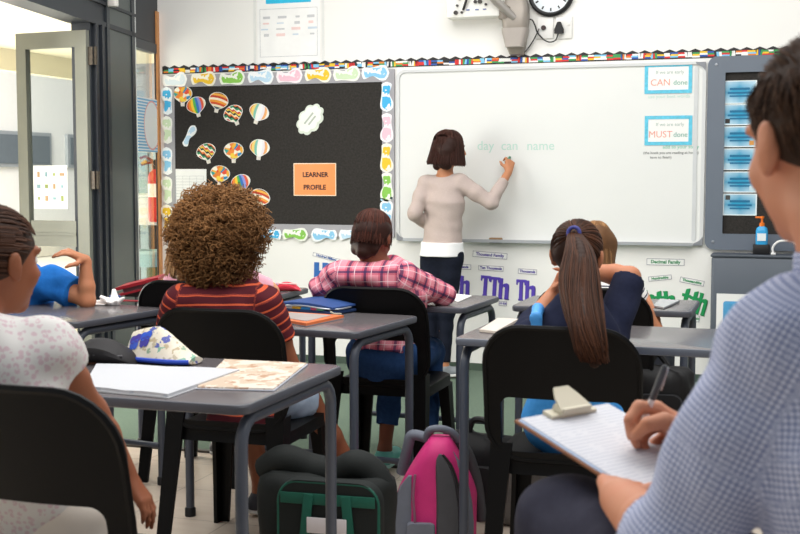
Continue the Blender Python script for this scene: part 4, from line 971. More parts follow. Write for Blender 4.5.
put('carry_handle', MB().tube(smooth_path([(-.03, .02, .365), (-.02, .0, .405), (.02, -.01, .415), (.06, .0, .40), (.085, .02, .365)]), .014, 10), M_gray, t)
put('shoulder_strap', MB().tube(smooth_path([(-.035, .04, .37), (-.085, .05, .375), (-.10, .06, .33), (-.125, .09, .22)]), .020, 10), M_gray, t); put('shoulder_strap', MB().tube(smooth_path([(.06, .05, .36), (.11, .06, .32), (.15, .07, .2), (.17, .06, .05)]), .020, 10), M_dgray, t)
Q = [(.125, .0), (.125, .08), (.118, .16), (.105, .23), (.085, .29), (.062, .34)]; put('side_stripe', strip3(Q, [.03, .034, .034, .03, .026, .016], .012, [YB(z)+.03 for x, z in Q]), M_gray, t)
bk = ond(482, 500, 4.62); t = thing('backpack', 'black backpack in the shadow right of the pink one', 'backpack', (bk[0]-.02, bk[1]+.02, 0), -.1)
softbox(t, 'body', 0, 0, .16, .10, .33, plain('121214', .8, .2, 10), .03); put('pocket', MB().loft([[(x*q, -.09-d, z+.12) for x, z in rr2(.12, .09, .04, 5)] for d, q in ((-.01, 1), (.03, 1), (.04, .94))]), plain('18181B', .8), t); put('carry_handle', MB().tube(smooth_path([(-.04, 0, .31), (-.02, 0, .36), (.03, 0, .36), (.05, 0, .31)]), .012, 8), M_black, t)
rb = ond(652, 385, 4.75); t = thing('backpack', 'black backpack hanging on the hidden chair behind the writing hand', 'backpack', (rb[0]+.03, rb[1], rb[2]-.22), .1)
softbox(t, 'body', 0, 0, .13, .08, .32, plain('101012', .7, .3, 30), .03); put('carry_handle', MB().tube(smooth_path([(-.04, 0, .3), (-.01, 0, .345), (.03, 0, .3)]), .012, 8), M_black, t); put('pocket', MB().loft([[(x*q, -.07-d, z+.12) for x, z in rr2(.09, .08, .04, 5)] for d, q in ((-.01, 1), (.03, 1), (.04, .94))]), plain('18181B', .8), t)
t = thing('shoe_bag', 'grey cloth bag on the floor beside the chair of the girl with the ponytail', 'bag', (ond(505, 440, 4.5)+V(.06, .02, 0))*V(1, 1, 0), 0)
softbox(t, 'body', 0, 0, .10, .10, .30, plain('6B6864', .9, .2, 20, bump=.3), .03); put('drawstring', MB().tube(smooth_path([(-.03, -.05, .3), (-.05, -.09, .26), (-.04, -.11, .2)]), .005, 6), plain('3A3836', .7), t)
# ------------------------------------------------------------------ people
def rotz(a): c, s = math.cos(a), math.sin(a); return np.array([[c, -s, 0], [s, c, 0], [0, 0, 1.0]])
def frame(yaw, pitch=0.0, roll=0.0):      # columns: right, forward, up
    cp, sp, cr, sr = math.cos(pitch), math.sin(pitch), math.cos(roll), math.sin(roll)
    X = np.array([[1, 0, 0], [0, cp, -sp], [0, sp, cp]]); Y = np.array([[cr, 0, sr], [0, 1, 0], [-sr, 0, cr]])
    return rotz(yaw)@X@Y
def add_hand(S, w, fwd, palm, thumb, sc=1.0, curl=(.3, .35, .3), spread=.06, tcurl=.4, tips=None):
    fwd = nrm(fwd); palm = nrm(palm-fwd*(np.asarray(palm)@fwd)); th = np.cross(fwd, palm); th = th if th@np.asarray(thumb) > 0 else -th
    S.cap(w-fwd*.01, w+fwd*.03*sc, .021*sc, .024*sc, .012, flat=(palm, 1.35), uv='a')
    for i, o in enumerate((.027, .009, -.009, -.026)):
        base = w+fwd*(.088-.004*abs(i-1))*sc+th*o*sc
        S.cap(w+fwd*.022*sc+th*o*.65*sc, base, .0135*sc, .0115*sc, .010)
    for i, o in enumerate((.027, .009, -.009, -.026)):
        base = w+fwd*(.088-.004*abs(i-1))*sc+th*o*sc
        L = (.068, .077, .071, .055)[i]*sc; c = curl[i] if isinstance(curl[0], (tuple, list)) else curl
        d = nrm(fwd+th*spread*(1.5-i)); ang = 0; p = base
        for j, fr in enumerate((.45, .31, .24)):
            ang += c[j]; dd = d*math.cos(ang)+palm*math.sin(ang); q = p+dd*L*fr
            S.cap(p, q, (.0094-.0011*j)*sc, (.0084-.0011*j)*sc, .0035); p = q
    b = w+fwd*.028*sc+th*.022*sc+palm*.004*sc; d1 = nrm(fwd*.55+th*.75+palm*.35); m = b+d1*.042*sc
    S.cap(w+fwd*.012*sc+th*.010*sc, b, .014*sc, .0135*sc, .008); S.cap(b, m, .0125*sc, .0105*sc, .006)
    d2 = nrm(fwd*.85+th*(.5-tcurl)+palm*(.25+tcurl)); e = m+d2*.030*sc; S.cap(m, e, .0105*sc, .009*sc, .004); S.cap(e, e+nrm(d2+palm*.3)*.02*sc, .009*sc, .0068*sc, .004)
def add_head(S, c, R, k=1.0, adult=False):
    P = lambda x, y, z: c+R@(np.array([x, y, z])*k); RT_ = R.T
    S.ell(P(0, -.014, .026), np.array([.075, .094, .083])*k, RT_, .02)
    S.ell(P(0, .026, -.028), np.array([.059, .066, .080])*k, RT_, .025)
    S.cap(P(0, .030, -.066), P(0, .064, -.088), .042*k, .021*k, .02)
    for sx in (-1, 1):
        S.ell(P(sx*.036, .060, -.026), np.array([.022, .02, .022])*k, RT_, .015)
        S.cap(P(sx*.012, .086, .030), P(sx*.048, .070, .028), .010*k, .008*k, .012)
        S.ell(P(sx*.077, -.008, -.004), np.array([.010, .0165, .028])*k, RT_, .006)
        S.ell(P(sx*.084, -.014, .004), np.array([.007, .0145, .021])*k, RT_, .004)
        S.cap(P(sx*.074, .0, -.03), P(sx*.078, -.004, -.012), .009*k, .010*k, .006)
    S.cap(P(0, .088, .012), P(0, .105, -.024), .0075*k, .0115*k, .008)
    for sx in (-1, 1): S.ell(P(sx*.011, .094, -.028), np.array([.008, .010, .007])*k, RT_, .005)
    S.cap(P(-.017, .083, -.052), P(.017, .083, -.052), .0065*k, None, .004); S.cap(P(-.014, .081, -.063), P(.014, .081, -.063), .0075*k, None, .004)
def face_parts(root, c, R, k, brow):
    P = lambda x, y, z: c+R@(np.array([x, y, z])*k)
    for sx in (-1, 1):
        ctr = P(sx*.031, .0700, .006); f = R@nrm(np.array([sx*.12, 1, 0])); rot = Vector((0, 0, 1)).rotation_difference(Vector(f)).to_matrix(); r = .0125*k
        m = MB()
        prof = [(r*math.sin(a), r*math.cos(a)) for a in np.linspace(0.02, PI-.02, 13)]
        m.lathe(prof, ctr, 12, 0, rot)
        for i, fc in enumerate(m.f):
            z = sum((Vector(m.v[q])-Vector(ctr)).dot(Vector(f)) for q in fc)/len(fc)
            m.m[i] = 2 if z > r*.93 else 1 if z > r*.80 else 0
        put('eye', m, [plain('EFEDEA', .2, .01), plain('4A2E1C', .25), plain('0B0A0A', .15)], root, world=True)
        put('eyebrow', MB().tube([tuple(P(sx*x, y, z)) for x, y, z in ((.014, .094, .026), (.03, .090, .032), (.048, .077, .027))], [.0022*k, .0034*k, .0018*k], 6), plain(brow, .7), root, world=True)
class P_: pass
def person(label, pel, che, hd, yaw, hyaw=None, hpitch=0.0, hroll=0.0, adult=False, shw=None, skin='9A6747', hair='2A1A12',
           arms=None, legs=None, h=.006, k=1.0, headk=None, shR=None, shL=None, neck_off=None, group=None, feet=True, bare_feet=False):
    p = P_(); p.yaw = yaw; p.k = k; p.adult = adult
    pel, che, hd = map(lambda v: np.asarray(v, float), (pel, che, hd))
    p.pel, p.che, p.hd = pel, che, hd
    B = frame(yaw); p.R, p.Fd = B[:, 0], B[:, 1]
    p.hk = headk if headk else (1.0 if adult else .93)
    p.HR = frame(yaw if hyaw is None else hyaw, hpitch, hroll)
    p.root = thing('person', label, 'person', (pel[0], pel[1], 0), 0, group)
    shw = shw or (.19 if adult else .135); p.shw = shw
    up = nrm(che-pel); p.up = up
    top = che+up*(.13 if adult else .10)*k
    p.sR = np.asarray(shR, float) if shR is not None else top+p.R*shw-up*.035; p.sL = np.asarray(shL, float) if shL is not None else top-p.R*shw-up*.035
    p.top = top
    S = SDF(h); g = (1.25 if adult else 1.0)*k; p.g = g
    p.tor = [(pel, pel+up*.10*g, .118*g, .112*g), (pel+up*.10*g, che, .110*g, .122*g), (che, top-up*.03*g, .122*g, .085*g)]
    for a, b, ra, rb in p.tor: S.cap(a, b, ra, rb, .04, flat=(p.Fd, 1.32))
    S.cap(p.sR-p.R*.02, p.sL+p.R*.02, .047*g, None, .05)
    nb = p.HR@(np.array([0, -.030, -.078])*p.hk)+hd; p.nb = nb
    S.cap(top-up*.02, nb, .052*g if adult else .045*g, .05*g if adult else .040*g, .03)
    add_head(S, hd, p.HR, p.hk)
    p.arm = {}
    for sd, (el, wr) in (arms or {}).items():
        sh = p.sR if sd == 'R' else p.sL; el = np.asarray(el, float); wr = np.asarray(wr, float); p.arm[sd] = (sh, el, wr)
        S.cap(sh, sh*.5+el*.5, .045*g, .039*g, .03); S.cap(sh*.5+el*.5, el, .039*g, .032*g, .02)
        m = el*.65+wr*.35; S.cap(el, m, .033*g, .034*g, .016); S.cap(m, wr, .034*g, .0235*g, .012)
    p.leg = {}
    for sd, (kn, an, toe) in (legs or {}).items():
        sx = 1 if sd == 'R' else -1; hp_ = pel+p.R*sx*.075*g-up*.0; kn, an, toe = map(lambda v: np.asarray(v, float), (kn, an, toe)); p.leg[sd] = (hp_, kn, an, toe)
        S.cap(hp_, kn, .066*g, .044*g, .03); m = kn*.65+an*.35; S.cap(kn, m, .043*g, .044*g, .015); S.cap(m, an, .044*g, .028*g, .015)
        if feet:
            hl = an-nrm(toe-an)*.03*g; S.cap(V(hl[0], hl[1], max(.03*g, an[2]-.05*g)), V(toe[0], toe[1], max(.022*g, toe[2])), .030*g, .024*g, .02); S.cap(an, V(hl[0], hl[1], max(.03*g, an[2]-.05*g)), .031*g, .03*g, .02)
    p.S = S; p.skin = skin_mat(skin); p.hair = hair
    return p
def finish(p, face=True):
    p.body = p.S.obj('body', p.skin, p.root)
    if face: face_parts(p.root, p.hd, p.HR, p.hk, p.hair)
def garment_top(p, name, mat, off=.012, sleeve=.55, hem=.0, wr=.004, h=.007, neck=True, drop=0.0, belly=1.0, tuv='p'):
    S = SDF(h); g = p.g; o = off
    for i, (a, b, ra, rb) in enumerate(p.tor):
        a2 = a-p.up*(hem+drop if i == 0 else 0); S.cap(a2, b, ra*belly+o, rb+o, .03, flat=(p.Fd, 1.3), uv=tuv, ca=(i == 0))
    S.cap(p.sR-p.R*.02, p.sL+p.R*.02, .047*g+o, None, .05, uv=tuv)
    if neck: S.cap(p.top-p.up*.04, p.top*.70+p.nb*.30, .062*g+o*.5, .050*g+o*.6, .02, cb=True, uv='p')
    for sd, (sh, el, w) in p.arm.items():
        sl = sleeve[sd] if isinstance(sleeve, dict) else sleeve
        if sl <= 0: continue
        if sl <= 1:
            e = sh+(el-sh)*sl; S.cap(sh, e, .047*g+o*1.2, (.044-.006*sl)*g+o*1.3, .028, cb=True)
        else:
            S.cap(sh, sh*.5+el*.5, .046*g+o, .040*g+o, .025); S.cap(sh*.5+el*.5, el, .040*g+o, .034*g+o*1.05, .02)
            e = el+(w-el)*(sl-1); S.cap(el, e, .034*g+o*1.05, (.034-.010*(sl-1))*g+o*.9, .015, cb=True)
    return S.obj(name, mat, p.root, p.R, p.pel, wr, True)
def trousers(p, name, mat, off=.010, length=1.95, wr=.003, h=.007, seat=0.0):
    S = SDF(h); g = p.g; o = off
    S.cap(p.pel+p.up*.09*g, p.pel, .108*g+o+seat*.6, .118*g+o+seat, .04, flat=(p.Fd, 1.28), ca=True)
    for sd, (hp_, kn, an, toe) in p.leg.items():
        if length <= 1:
            e = hp_+(kn-hp_)*length; S.cap(hp_, e, .078*g+o, (.060)*g+o*1.4, .04, cb=True)
        else:
            S.cap(hp_, kn, .077*g+o, .054*g+o, .04); e = kn+(an-kn)*(length-1); S.cap(kn, e, .053*g+o, (.050-.012*(length-1))*g+o, .02, cb=True)
    return S.obj(name, mat, p.root, p.R, p.pel, wr, True)
def shoes(p, mat, sole, name='shoe', sock=None):
    g = p.g
    for sd, (hp_, kn, an, toe) in p.leg.items():
        d = nrm(V(toe[0]-an[0], toe[1]-an[1], 0)); S = SDF(.006); z0 = max(0.0, an[2]-.075*g)
        hl = V(an[0], an[1], z0+.034*g)-d*.03*g; tt = V(toe[0], toe[1], z0+.028*g)
        S.cap(hl, tt, .037*g, .034*g, .02); S.cap(hl+V(0, 0, .0), V(an[0], an[1], z0+.065*g), .037*g, .037*g, .02); S.cut(V(0, 0, z0+.016*g), V(0, 0, -1)); S.cut(V(0, 0, z0+.075*g), V(0, 0, 1))
        o = S.obj(name, mat, p.root)
        S = SDF(.006); S.cap(hl*V(1, 1, 0)+V(0, 0, z0+.012*g), tt*V(1, 1, 0)+V(0, 0, z0+.012*g), .041*g, .037*g, .02); S.cut(V(0, 0, z0+.02*g), V(0, 0, 1)); S.cut(V(0, 0, z0+.001), V(0, 0, -1))
        so = S.obj('sole', sole, o)
        me = so.data; off = Vector(p.root.location)
        if not hasattr(p, '_x'): p._x = 1
# hair -----------------------------------------------------------------
def hair_cap(p, mat, grow=(.083, .104, .093), cuts=(), extra=None, h=.005, shift=(0, -.016, .028), name='hair', wr=.0015):
    S = SDF(h); k = p.hk; c = p.hd; R = p.HR
    S.ell(c+R@(np.array(shift)*k), np.array(grow)*k, R.T, .02)
    if extra: extra(S, lambda x, y, z: c+R@(np.array([x, y, z])*k), k)
    for pt, n in cuts: S.cut(c+R@(np.array(pt)*k), R@nrm(np.array(n)))
    return S.obj(name, mat, p.root, wr=wr)
def strands(p, fn, n, m, r0, r1, mat, parent, jit=.003, world=False):
    L = []
    for i in range(n):
        q = fn(rng.random(), rng.random())
        if q is None: continue
        q = np.asarray(q, float); u = np.linspace(0, 1, len(q)); uu = np.linspace(0, 1, m)
        q = np.stack([np.interp(uu, u, q[:, a]) for a in range(3)], 1)
        for _ in range(2): q[1:-1] = (q[:-2]+2*q[1:-1]+q[2:])/4
        q = q+rng.normal(0, jit, 3)*np.linspace(.2, 1, m)[:, None]
        L.append(q if world else (p.hd+(q*p.hk)@p.HR.T))
    return strand_mesh('strands', np.array(L), r0, r1, mat, parent)
# fabrics ---------------------------------------------------------------
def fabric(fn, rough=.85, bump=.15):
    t = NT('m_fabric'); a = t.attr('cuv'); u, v, w = t.xyz(a.outputs['Vector']); c = fn(t, u, v)
    t.bump(t.noise(300, 2), bump, .002); return t.fin(c, rough, .15)
def frac_lt(t, v, period, duty, off=0.0): return t.math('LESS_THAN', t.math('FRACT', t.math('ADD', t.math('DIVIDE', v, period), off+50)), duty)
def f_stripes(t, u, v):
    n = t.noise(5); vv = t.math('ADD', v, t.math('MULTIPLY', n, .012)); c = t.mix(t.noise(6), '4A1A22', '5E242C')
    c = t.mix(frac_lt(t, vv, .031, .22), c, 'D8603F'); return t.mix(frac_lt(t, vv, .062, .05, .45), c, '8C3A34')
def f_plaid(t, u, v):
    c = t.mix(t.noise(20), 'E08696', 'EC9DAA')
    P = .064
    c = t.mix(t.math('MULTIPLY', frac_lt(t, u, P, .40), .55), c, 'B83E5C'); c = t.mix(t.math('MULTIPLY', frac_lt(t, v, P, .40), .55), c, 'B83E5C')
    c = t.mix(t.math('MULTIPLY', frac_lt(t, u, P, .16, .88), .75), c, '2B2E54'); c = t.mix(t.math('MULTIPLY', frac_lt(t, v, P, .16, .88), .75), c, '2B2E54')
    c = t.mix(t.math('MULTIPLY', frac_lt(t, u, P, .05, .45), .7), c, 'F6D9DE'); return t.mix(t.math('MULTIPLY', frac_lt(t, v, P, .05, .45), .7), c, 'F6D9DE')
def f_gingham(t, u, v):
    c = t.mix(t.noise(9), 'BFC4DA', 'CCD1E2'); P = .0070
    c = t.mix(t.math('MULTIPLY', frac_lt(t, u, P, .42), .55), c, '4C5C92'); return t.mix(t.math('MULTIPLY', frac_lt(t, v, P, .42), .55), c, '4C5C92')
def f_pinkdots(t, u, v):
    vo = t.n('ShaderNodeTexVoronoi'); vo.inputs['Scale'].default_value = 75; t.l(t.obj(), vo.inputs['Vector']); d = t.math('MULTIPLY', t.math('LESS_THAN', vo.outputs['Distance'], .42), t.math('GREATER_THAN', t.noise(120, 2), .42))
    return t.mix(t.math('MULTIPLY', d, .7), t.mix(t.noise(5), 'CFCCC9', 'DAD8D5'), 'C9A9B3')
def f_lines(t, u, v): return t.mix(frac_lt(t, v, .022, .25), 'ECEBE8', '3A3F52')
def f_denim(c0, c1): return lambda t, u, v: t.mix(t.noise(60, 4), c0, c1)
# ================================================================== the cast
def legs_sit(x, y, yaw, k=1.0, spread=.085, seat=.50, reach=.36, ankle_back=.05, toe=.14):
    B = frame(yaw); R, Fd = B[:, 0], B[:, 1]; c = V(x, y, 0); out = {}
    for sd, s in (('R', 1), ('L', -1)):
        kn = c+R*s*spread+Fd*reach*k+V(0, 0, seat); an = c+R*s*(spread+.01)+Fd*(reach-ankle_back)*k+V(0, 0, .085); out[sd] = (kn, an, an+Fd*toe+V(0, 0, -.06))
    return out
# --- teacher ---------------------------------------------------------
pel = ond(442, 256, 7.76); che = ond(444, 202, 7.74); hd = ond(450.5, 149.5, 7.72); ty = -.30
B = frame(ty)
anR = ond(444, 366, 7.72); anL = ond(430, 369, 7.70)
anR[2] = .085; anL[2] = .085
tch = person('teacher in a pale pink sweater and dark jeans writing on the whiteboard', pel, che, hd, ty, -1.02, -.06, .03, True, shw=.155, skin='B98560', hair='2B1A15', k=.80, headk=.93, h=.006,
    arms=dict(R=(ond(491, 203, 7.66), ond(508.5, 172, 7.76)), L=(ond(414.5, 214, 7.70), ond(428, 226, 7.86))),
    legs=dict(R=(ond(446, 312, 7.72), anR, anR+nrm(V(.75, .5, 0))*.13+V(0, 0, -.06)), L=(ond(428, 314, 7.72), anL, anL+nrm(V(.45, .9, 0))*.13+V(0, 0, -.06))), shR=ond(461, 183, 7.70), shL=ond(426, 184, 7.78))
w = tch.arm['R'][2]; add_hand(tch.S, w, nrm(ond(512, 150, 7.82)-w), V(-.5, .6, -.2), V(-1, 0, .4), .92, ((.6, .9, .5), (.8, 1.0, .6), (1.0, 1.1, .7), (1.1, 1.1, .7)), tcurl=.5)
w = tch.arm['L'][2]; add_hand(tch.S, w, V(.5, .7, .1), V(.3, 0, -.9), V(.6, .2, .5), .82)
finish(tch)
M_sweater = fabric(lambda t, u, v: t.mix(t.noise(180, 3), 'B09F98', 'C6B7B0'), .95, .3)
garment_top(tch, 'sweater', M_sweater, .010, dict(R=1.72, L=1.85), -.045, .003, .006, belly=1.08)
put_w = fabric(lambda t, u, v: t.mix(t.noise(6), 'F0F0F0', 'FAFAFA'), .9, .05)
S = SDF(.005); S.cap(pel+V(0, 0, .09), pel+V(0, 0, .0), .130*tch.g+.011, .138*tch.g+.013, .02, flat=(tch.Fd, 1.16), uv='p', ca=True, cb=True); S.obj('undershirt', put_w, tch.root, wr=.002)
trousers(tch, 'jeans', fabric(f_denim('12151F', '1D2230'), .9), .002, 1.93)
shoes(tch, plain('8B9094', .8, .1, 40), plain('E3E2DE', .7))
M_tb = hair_mat('1F120E', '55332A')
def bob(S, P, k):
    for sx in (-1, 1): S.cap(P(sx*.05, -.02, .03), P(sx*.076, -.035, -.108), .05*k, .032*k, .03)
    S.cap(P(-.05, -.06, -.02), P(-.062, -.066, -.10), .05*k, .032*k, .03); S.cap(P(.05, -.06, -.02), P(.062, -.066, -.10), .05*k, .032*k, .03); S.cap(P(0, -.07, 0), P(0, -.085, -.115), .055*k, .034*k, .03)
hr = hair_cap(tch, M_tb, (.089, .108, .098), [((0, .055, .0), (0, 1, -.45))], bob)
def bobs(a_, b_):
    th = (a_-.5)*2*PI*.80-PI/2; x, y = math.cos(th), math.sin(th); r = .7+.3*b_
    P = []
    for u in np.linspace(0, 1, 9):
        ph = .25+u*1.35; e = min(1, u*1.6)
        P.append((x*.097*math.sin(min(ph, 1.5)), -.016+y*.116*math.sin(min(ph, 1.5)), .028+.108*math.cos(ph)*(1 if ph < 1.5 else 1)-(.12*max(0, u-.6)/.4)))
    P[-1] = (P[-1][0]*1.20, P[-1][1]*1.16, P[-1][2]-.015*b_); P[-2] = (P[-2][0]*1.05, P[-2][1]*1.04, P[-2][2])
    return P
strands(tch, bobs, 900, 12, .0036, .0016, M_tb, hr, .004)
mp = ond(509.5, 157.5, 7.845)
t = thing('marker_pen', 'green marker pen held in the hand of the teacher against the whiteboard', 'marker', mp); d = nrm(V(-.02, .5, .12))
put('barrel', MB().tube([tuple(-d*.06), tuple(d*.005)], .0075, 10), plain('1F7A5A', .4), t); put('tip', MB().tube([tuple(d*.005), tuple(d*.012), tuple(d*.020)], [.0085, .006, .003], 10), plain('1F8A62', .4), t)
# --- curly haired child ----------------------------------------------
px_, py_ = -1.80, 3.74
af = person('child with a big curly brown afro and a maroon striped t-shirt', (px_, py_, .55), (-1.835, 3.77, .80), ond(221, 246, 4.20), 0.02, .02, -.12, 0, False, skin='8E5B3F', hair='2A1710', h=.006, shw=.150,
    arms=dict(R=(ond(293, 372, 4.20), V(-1.66, 4.02, .585)), L=(ond(162, 366, 4.22), V(-1.95, 4.05, .59))), legs=dict(R=(ond(309, 401, 4.35), V(-1.50, 4.18, .085), V(-1.47, 4.32, .025)), L=(V(-1.95, 4.08, .52), V(-1.93, 4.16, .085), V(-1.93, 4.30, .025))), shR=ond(266, 306, 4.12), shL=ond(180, 304, 4.12))
for sd, s in (('R', 1), ('L', -1)): add_hand(af.S, af.arm[sd][2], V(-.2*s, 1, -.1), V(0, 0, -1), V(-s, 0, 0), .8)
finish(af)
garment_top(af, 't_shirt', fabric(f_stripes), .014, .50, .10, .004, .006, drop=.04, belly=1.05)
trousers(af, 'shorts', fabric(f_denim('8FA4BC', 'B4C3D4'), .9), .012, .86)
shoes(af, plain('3A3A40', .8), plain('D8D6D0', .7))
M_afro = hair_mat('3A2114', 'B08050', .6)
hc = af.hd+V(0, -.02, .045)
S = SDF(.007); S.ell(hc, (.118, .112, .108), None, .02); S.ell(hc+V(0, -.01, -.075), (.112, .095, .085), None, .03); S.cut(af.hd+V(0, .07, 0), V(0, 1, -.3))
ah = S.obj('hair', M_afro, af.root, wr=.012)
L = []; sr = []
for i in range(2600):
    d = nrm(rng.normal(0, 1, 3)); 
    if d[1] > .45 and d[2] < .6: continue
    if d[2] < -.86: continue
    low = max(0, -d[2]); o = hc+d*V(.105, .10, .10)+V(0, 0, -.04*low)
    out_ = .070+.022*rng.random()+.008*math.sin(7*d[0]+5*d[2]); ax = nrm(d+V(0, 0, -.35-.5*low)+rng.normal(0, .12, 3)); e1 = nrm(np.cross(ax, rng.normal(0, 1, 3))); e2 = np.cross(ax, e1)
    tt = np.linspace(0, 1, 20); ph = rng.random()*6.28; rad = .0055+.004*rng.random(); turns = 2.6+1.6*rng.random()
    L.append(o+ax*(tt*out_)[:, None]*(1.0)+e1*(rad*np.cos(ph+tt*turns*6.28)*np.minimum(1, tt*4))[:, None]+e2*(rad*np.sin(ph+tt*turns*6.28)*np.minimum(1, tt*4))[:, None]+V(0, 0, -.02*low)*tt[:, None])
    sr.append(min(1, max(0, .30+.42*rng.random()-.35*d[0]*.6+.22*max(0, d[2]))))  # curl colour carries the light: more golden towards the left and the top
strand_mesh('curls', np.array(L), .0026, .0016, M_afro, ah, 3, np.array(sr))
# --- girl in plaid -----------------------------------------------------
pl = person('girl with a dark bob in a pink plaid shirt leaning on her desk', (-1.61, 4.70, .55), (-1.61, 4.77, .80), ond(373, 239, 5.02), 0, -.12, -.25, 0, False, skin='7E4E38', hair='1E100C', h=.006, shw=.150,
    arms=dict(R=(ond(443, 294, 5.12), ond(398, 296, 5.2)), L=(ond(322, 288, 5.02), V(-1.70, 5.06, .79))), legs=legs_sit(-1.61, 4.72, 0, seat=.52, ankle_back=.1), shR=ond(404, 277, 4.97), shL=ond(340, 275, 4.97))
add_hand(pl.S, pl.arm['R'][2], V(-1, .2, -.05), V(0, 0, -1), V(0, 1, 0), .8); add_hand(pl.S, pl.arm['L'][2], V(1, .3, -.05), V(0, 0, -1), V(0, 1, 0), .8)
finish(pl)
garment_top(pl, 'plaid_shirt', fabric(f_plaid), .015, dict(R=1.18, L=1.5), .012, .006, .006, belly=1.24)
trousers(pl, 'jeans', fabric(f_denim('1E3A66', '345586'), .9), .010, 1.75, seat=.022)
shoes(pl, plain('6FC0B4', .6, .1, 20), plain('BFE3DC', .7))
M_ph = hair_mat('170B08', '5E3226')
def bob2(S, P, k):
    for sx in (-1, 1): S.cap(P(sx*.045, -.02, .02), P(sx*.052, -.048, -.060), .046*k, .026*k, .03)
    S.cap(P(0, -.06, 0), P(0, -.078, -.075), .055*k, .034*k, .03)
hr = hair_cap(pl, M_ph, (.084, .104, .094), [((0, .06, .0), (0, 1, -.5)), ((.058, .0, -.01), (1, .6, -.6))], bob2)
def bobs2(a_, b_):
    th = (a_-.5)*2*PI*.62-PI/2; x, y = math.cos(th), math.sin(th); P = []
    for u in np.linspace(0, 1, 8):
        ph = .2+u*1.3; P.append((x*.092*math.sin(ph)*(1-.22*max(0, u-.5)), -.016+y*.113*math.sin(ph)*(1-.12*max(0, u-.5)), .028+.104*math.cos(ph)-.062*max(0, u-.55)/.45*(.8+.4*b_)))
    return P
strands(pl, bobs2, 800, 11, .0032, .0014, M_ph, hr, .0025)
# --- girl with the ponytail ---------------------------------------------
po = person('girl with a long brown ponytail in a navy top, elbow raised', (-.62, 3.63, .55), (-.63, 3.67, .79), ond(577, 256, 3.78), 0, -.05, -.10, .04, False, skin='B57F5E', hair='24130D', h=.006, shw=.150, headk=.95,
    arms=dict(R=(ond(630, 277, 3.88), ond(588, 271, 3.98)), L=(ond(531, 326, 3.90), ond(553, 294, 3.96))), legs=legs_sit(-.62, 3.64, 0, seat=.52), shR=ond(606, 348, 3.74), shL=ond(529, 340, 3.70))
add_hand(po.S, po.arm['R'][2], V(-1, .25, .12), V(-.2, -1, 0), V(0, .1, 1), .8, (.35, .4, .3)); add_hand(po.S, po.arm['L'][2], V(.35, .1, 1), V(1, 0, -.2), V(0, -1, .2), .8, (.5, .5, .4))
finish(po)
garment_top(po, 'navy_top', fabric(f_denim('171B2E', '23283F'), .9), .011, dict(R=.95, L=1.45), .02, .003, .006)
M_bl = fabric(f_denim('2F7FC8', '4A9ADB'), .8)
trousers(po, 'skirt', M_bl, .018, .95)
S = SDF(.005)
for a_, b_ in ((ond(539, 350, 3.60), ond(536, 318, 3.60)), (ond(536, 318, 3.60), ond(538, 309, 3.68)), (ond(538, 309, 3.68), ond(541, 316, 3.80))): S.cap(a_, b_, .018, None, .01, flat=(po.Fd, 2.4))
S.obj('strap', plain('4A9BE2', .5, .06), po.root)
shoes(po, plain('26262A', .6), plain('1A1A1A', .7))
M_pt = hair_mat('160B08', '55321F', .45)
hr = hair_cap(po, M_pt, (.081, .100, .091), [((0, .062, .0), (0, 1, -.55)), ((.0, .0, -.066), (0, .25, -1)), ((.062, .03, -.01), (1, 1.1, -.7)), ((-.062, .03, -.01), (-1, 1.1, -.7))])
tie = np.array([.012, -.120, .070])
put('hair_tie', MB().tube([tuple(po.hd+po.HR@((tie+np.array([.019*math.cos(q), -.004, .019*math.sin(q)]))*po.hk)) for q in np.linspace(0, 2*PI, 17)[:-1]], .006, 8, closed=True), plain('3A3E86', .6), po.root, world=True)
def pulled(a_, b_):
    th = a_*2*PI; st = np.array([math.cos(th), 0, math.sin(th)]); o = np.array([0, -.016, .028]); r = np.array([.085, .104, .095]); P = []
    yy = -.05+.95*b_
    s0 = np.array([st[0]*math.sqrt(max(0, 1-yy*yy)), yy, st[2]*math.sqrt(max(0, 1-yy*yy))])
    if s0[2] < -.55 and s0[1] > -.2: return None
    if s0[1] > .55 and s0[2] < .35: return None
    if s0[1] > .2 and s0[2] < -.1: return None
    e0 = nrm((tie-o)/r)
    for u in np.linspace(0, 1, 8): d = nrm(s0*(1-u)+e0*u); P.append(o+d*r*(1+.01*b_))
    P.append(tie+np.array([0, -.006, 0])); return P
strands(po, pulled, 420, 12, .0022, .0022, M_pt, hr, .0015)
tail_pts = [po.hd+po.HR@(tie*po.hk), ond(581, 252, 3.58), ond(579, 285, 3.50), ond(583, 318, 3.405), ond(589, 342, 3.365), ond(595, 364, 3.35)]
tp = np.array([list(q) for q in smooth_path([tuple(q) for q in tail_pts], 6)])
def tail(a_, b_):
    th = math.acos(2*a_-1)*(-1 if rng.random() < .72 else 1); rr_ = .55+.45*math.sqrt(b_); n_ = len(tp); P = []
    end = .80+.2*rng.random()
    for i in range(n_):
        u = i/(n_-1)*end; q = tp[min(n_-1, int(u*(n_-1)))]; wd = .016+.050*min(1, u*2.6)*(1-.55*max(0, u-.35)/.65)
        P.append(q+V(math.cos(th)*wd*rr_+.007*math.sin(7*u+6*a_+4*b_)*min(1, 2*u), math.sin(th)*wd*.42*rr_, 0))
    return P
S = SDF(.006)
for i in range(len(tp)-1): 
    u = i/(len(tp)-1); wd = .016+.044*min(1, u*2.6)*(1-.65*max(0, u-.35)/.65); S.cap(tp[i], tp[i+1], wd*.42, None, .01, flat=(po.Fd, 2.0))
pt_ = S.obj('ponytail', M_pt, po.root, wr=.002)
strands(po, tail, 1300, 16, .0026, .0012, M_pt, pt_, .003, world=True)
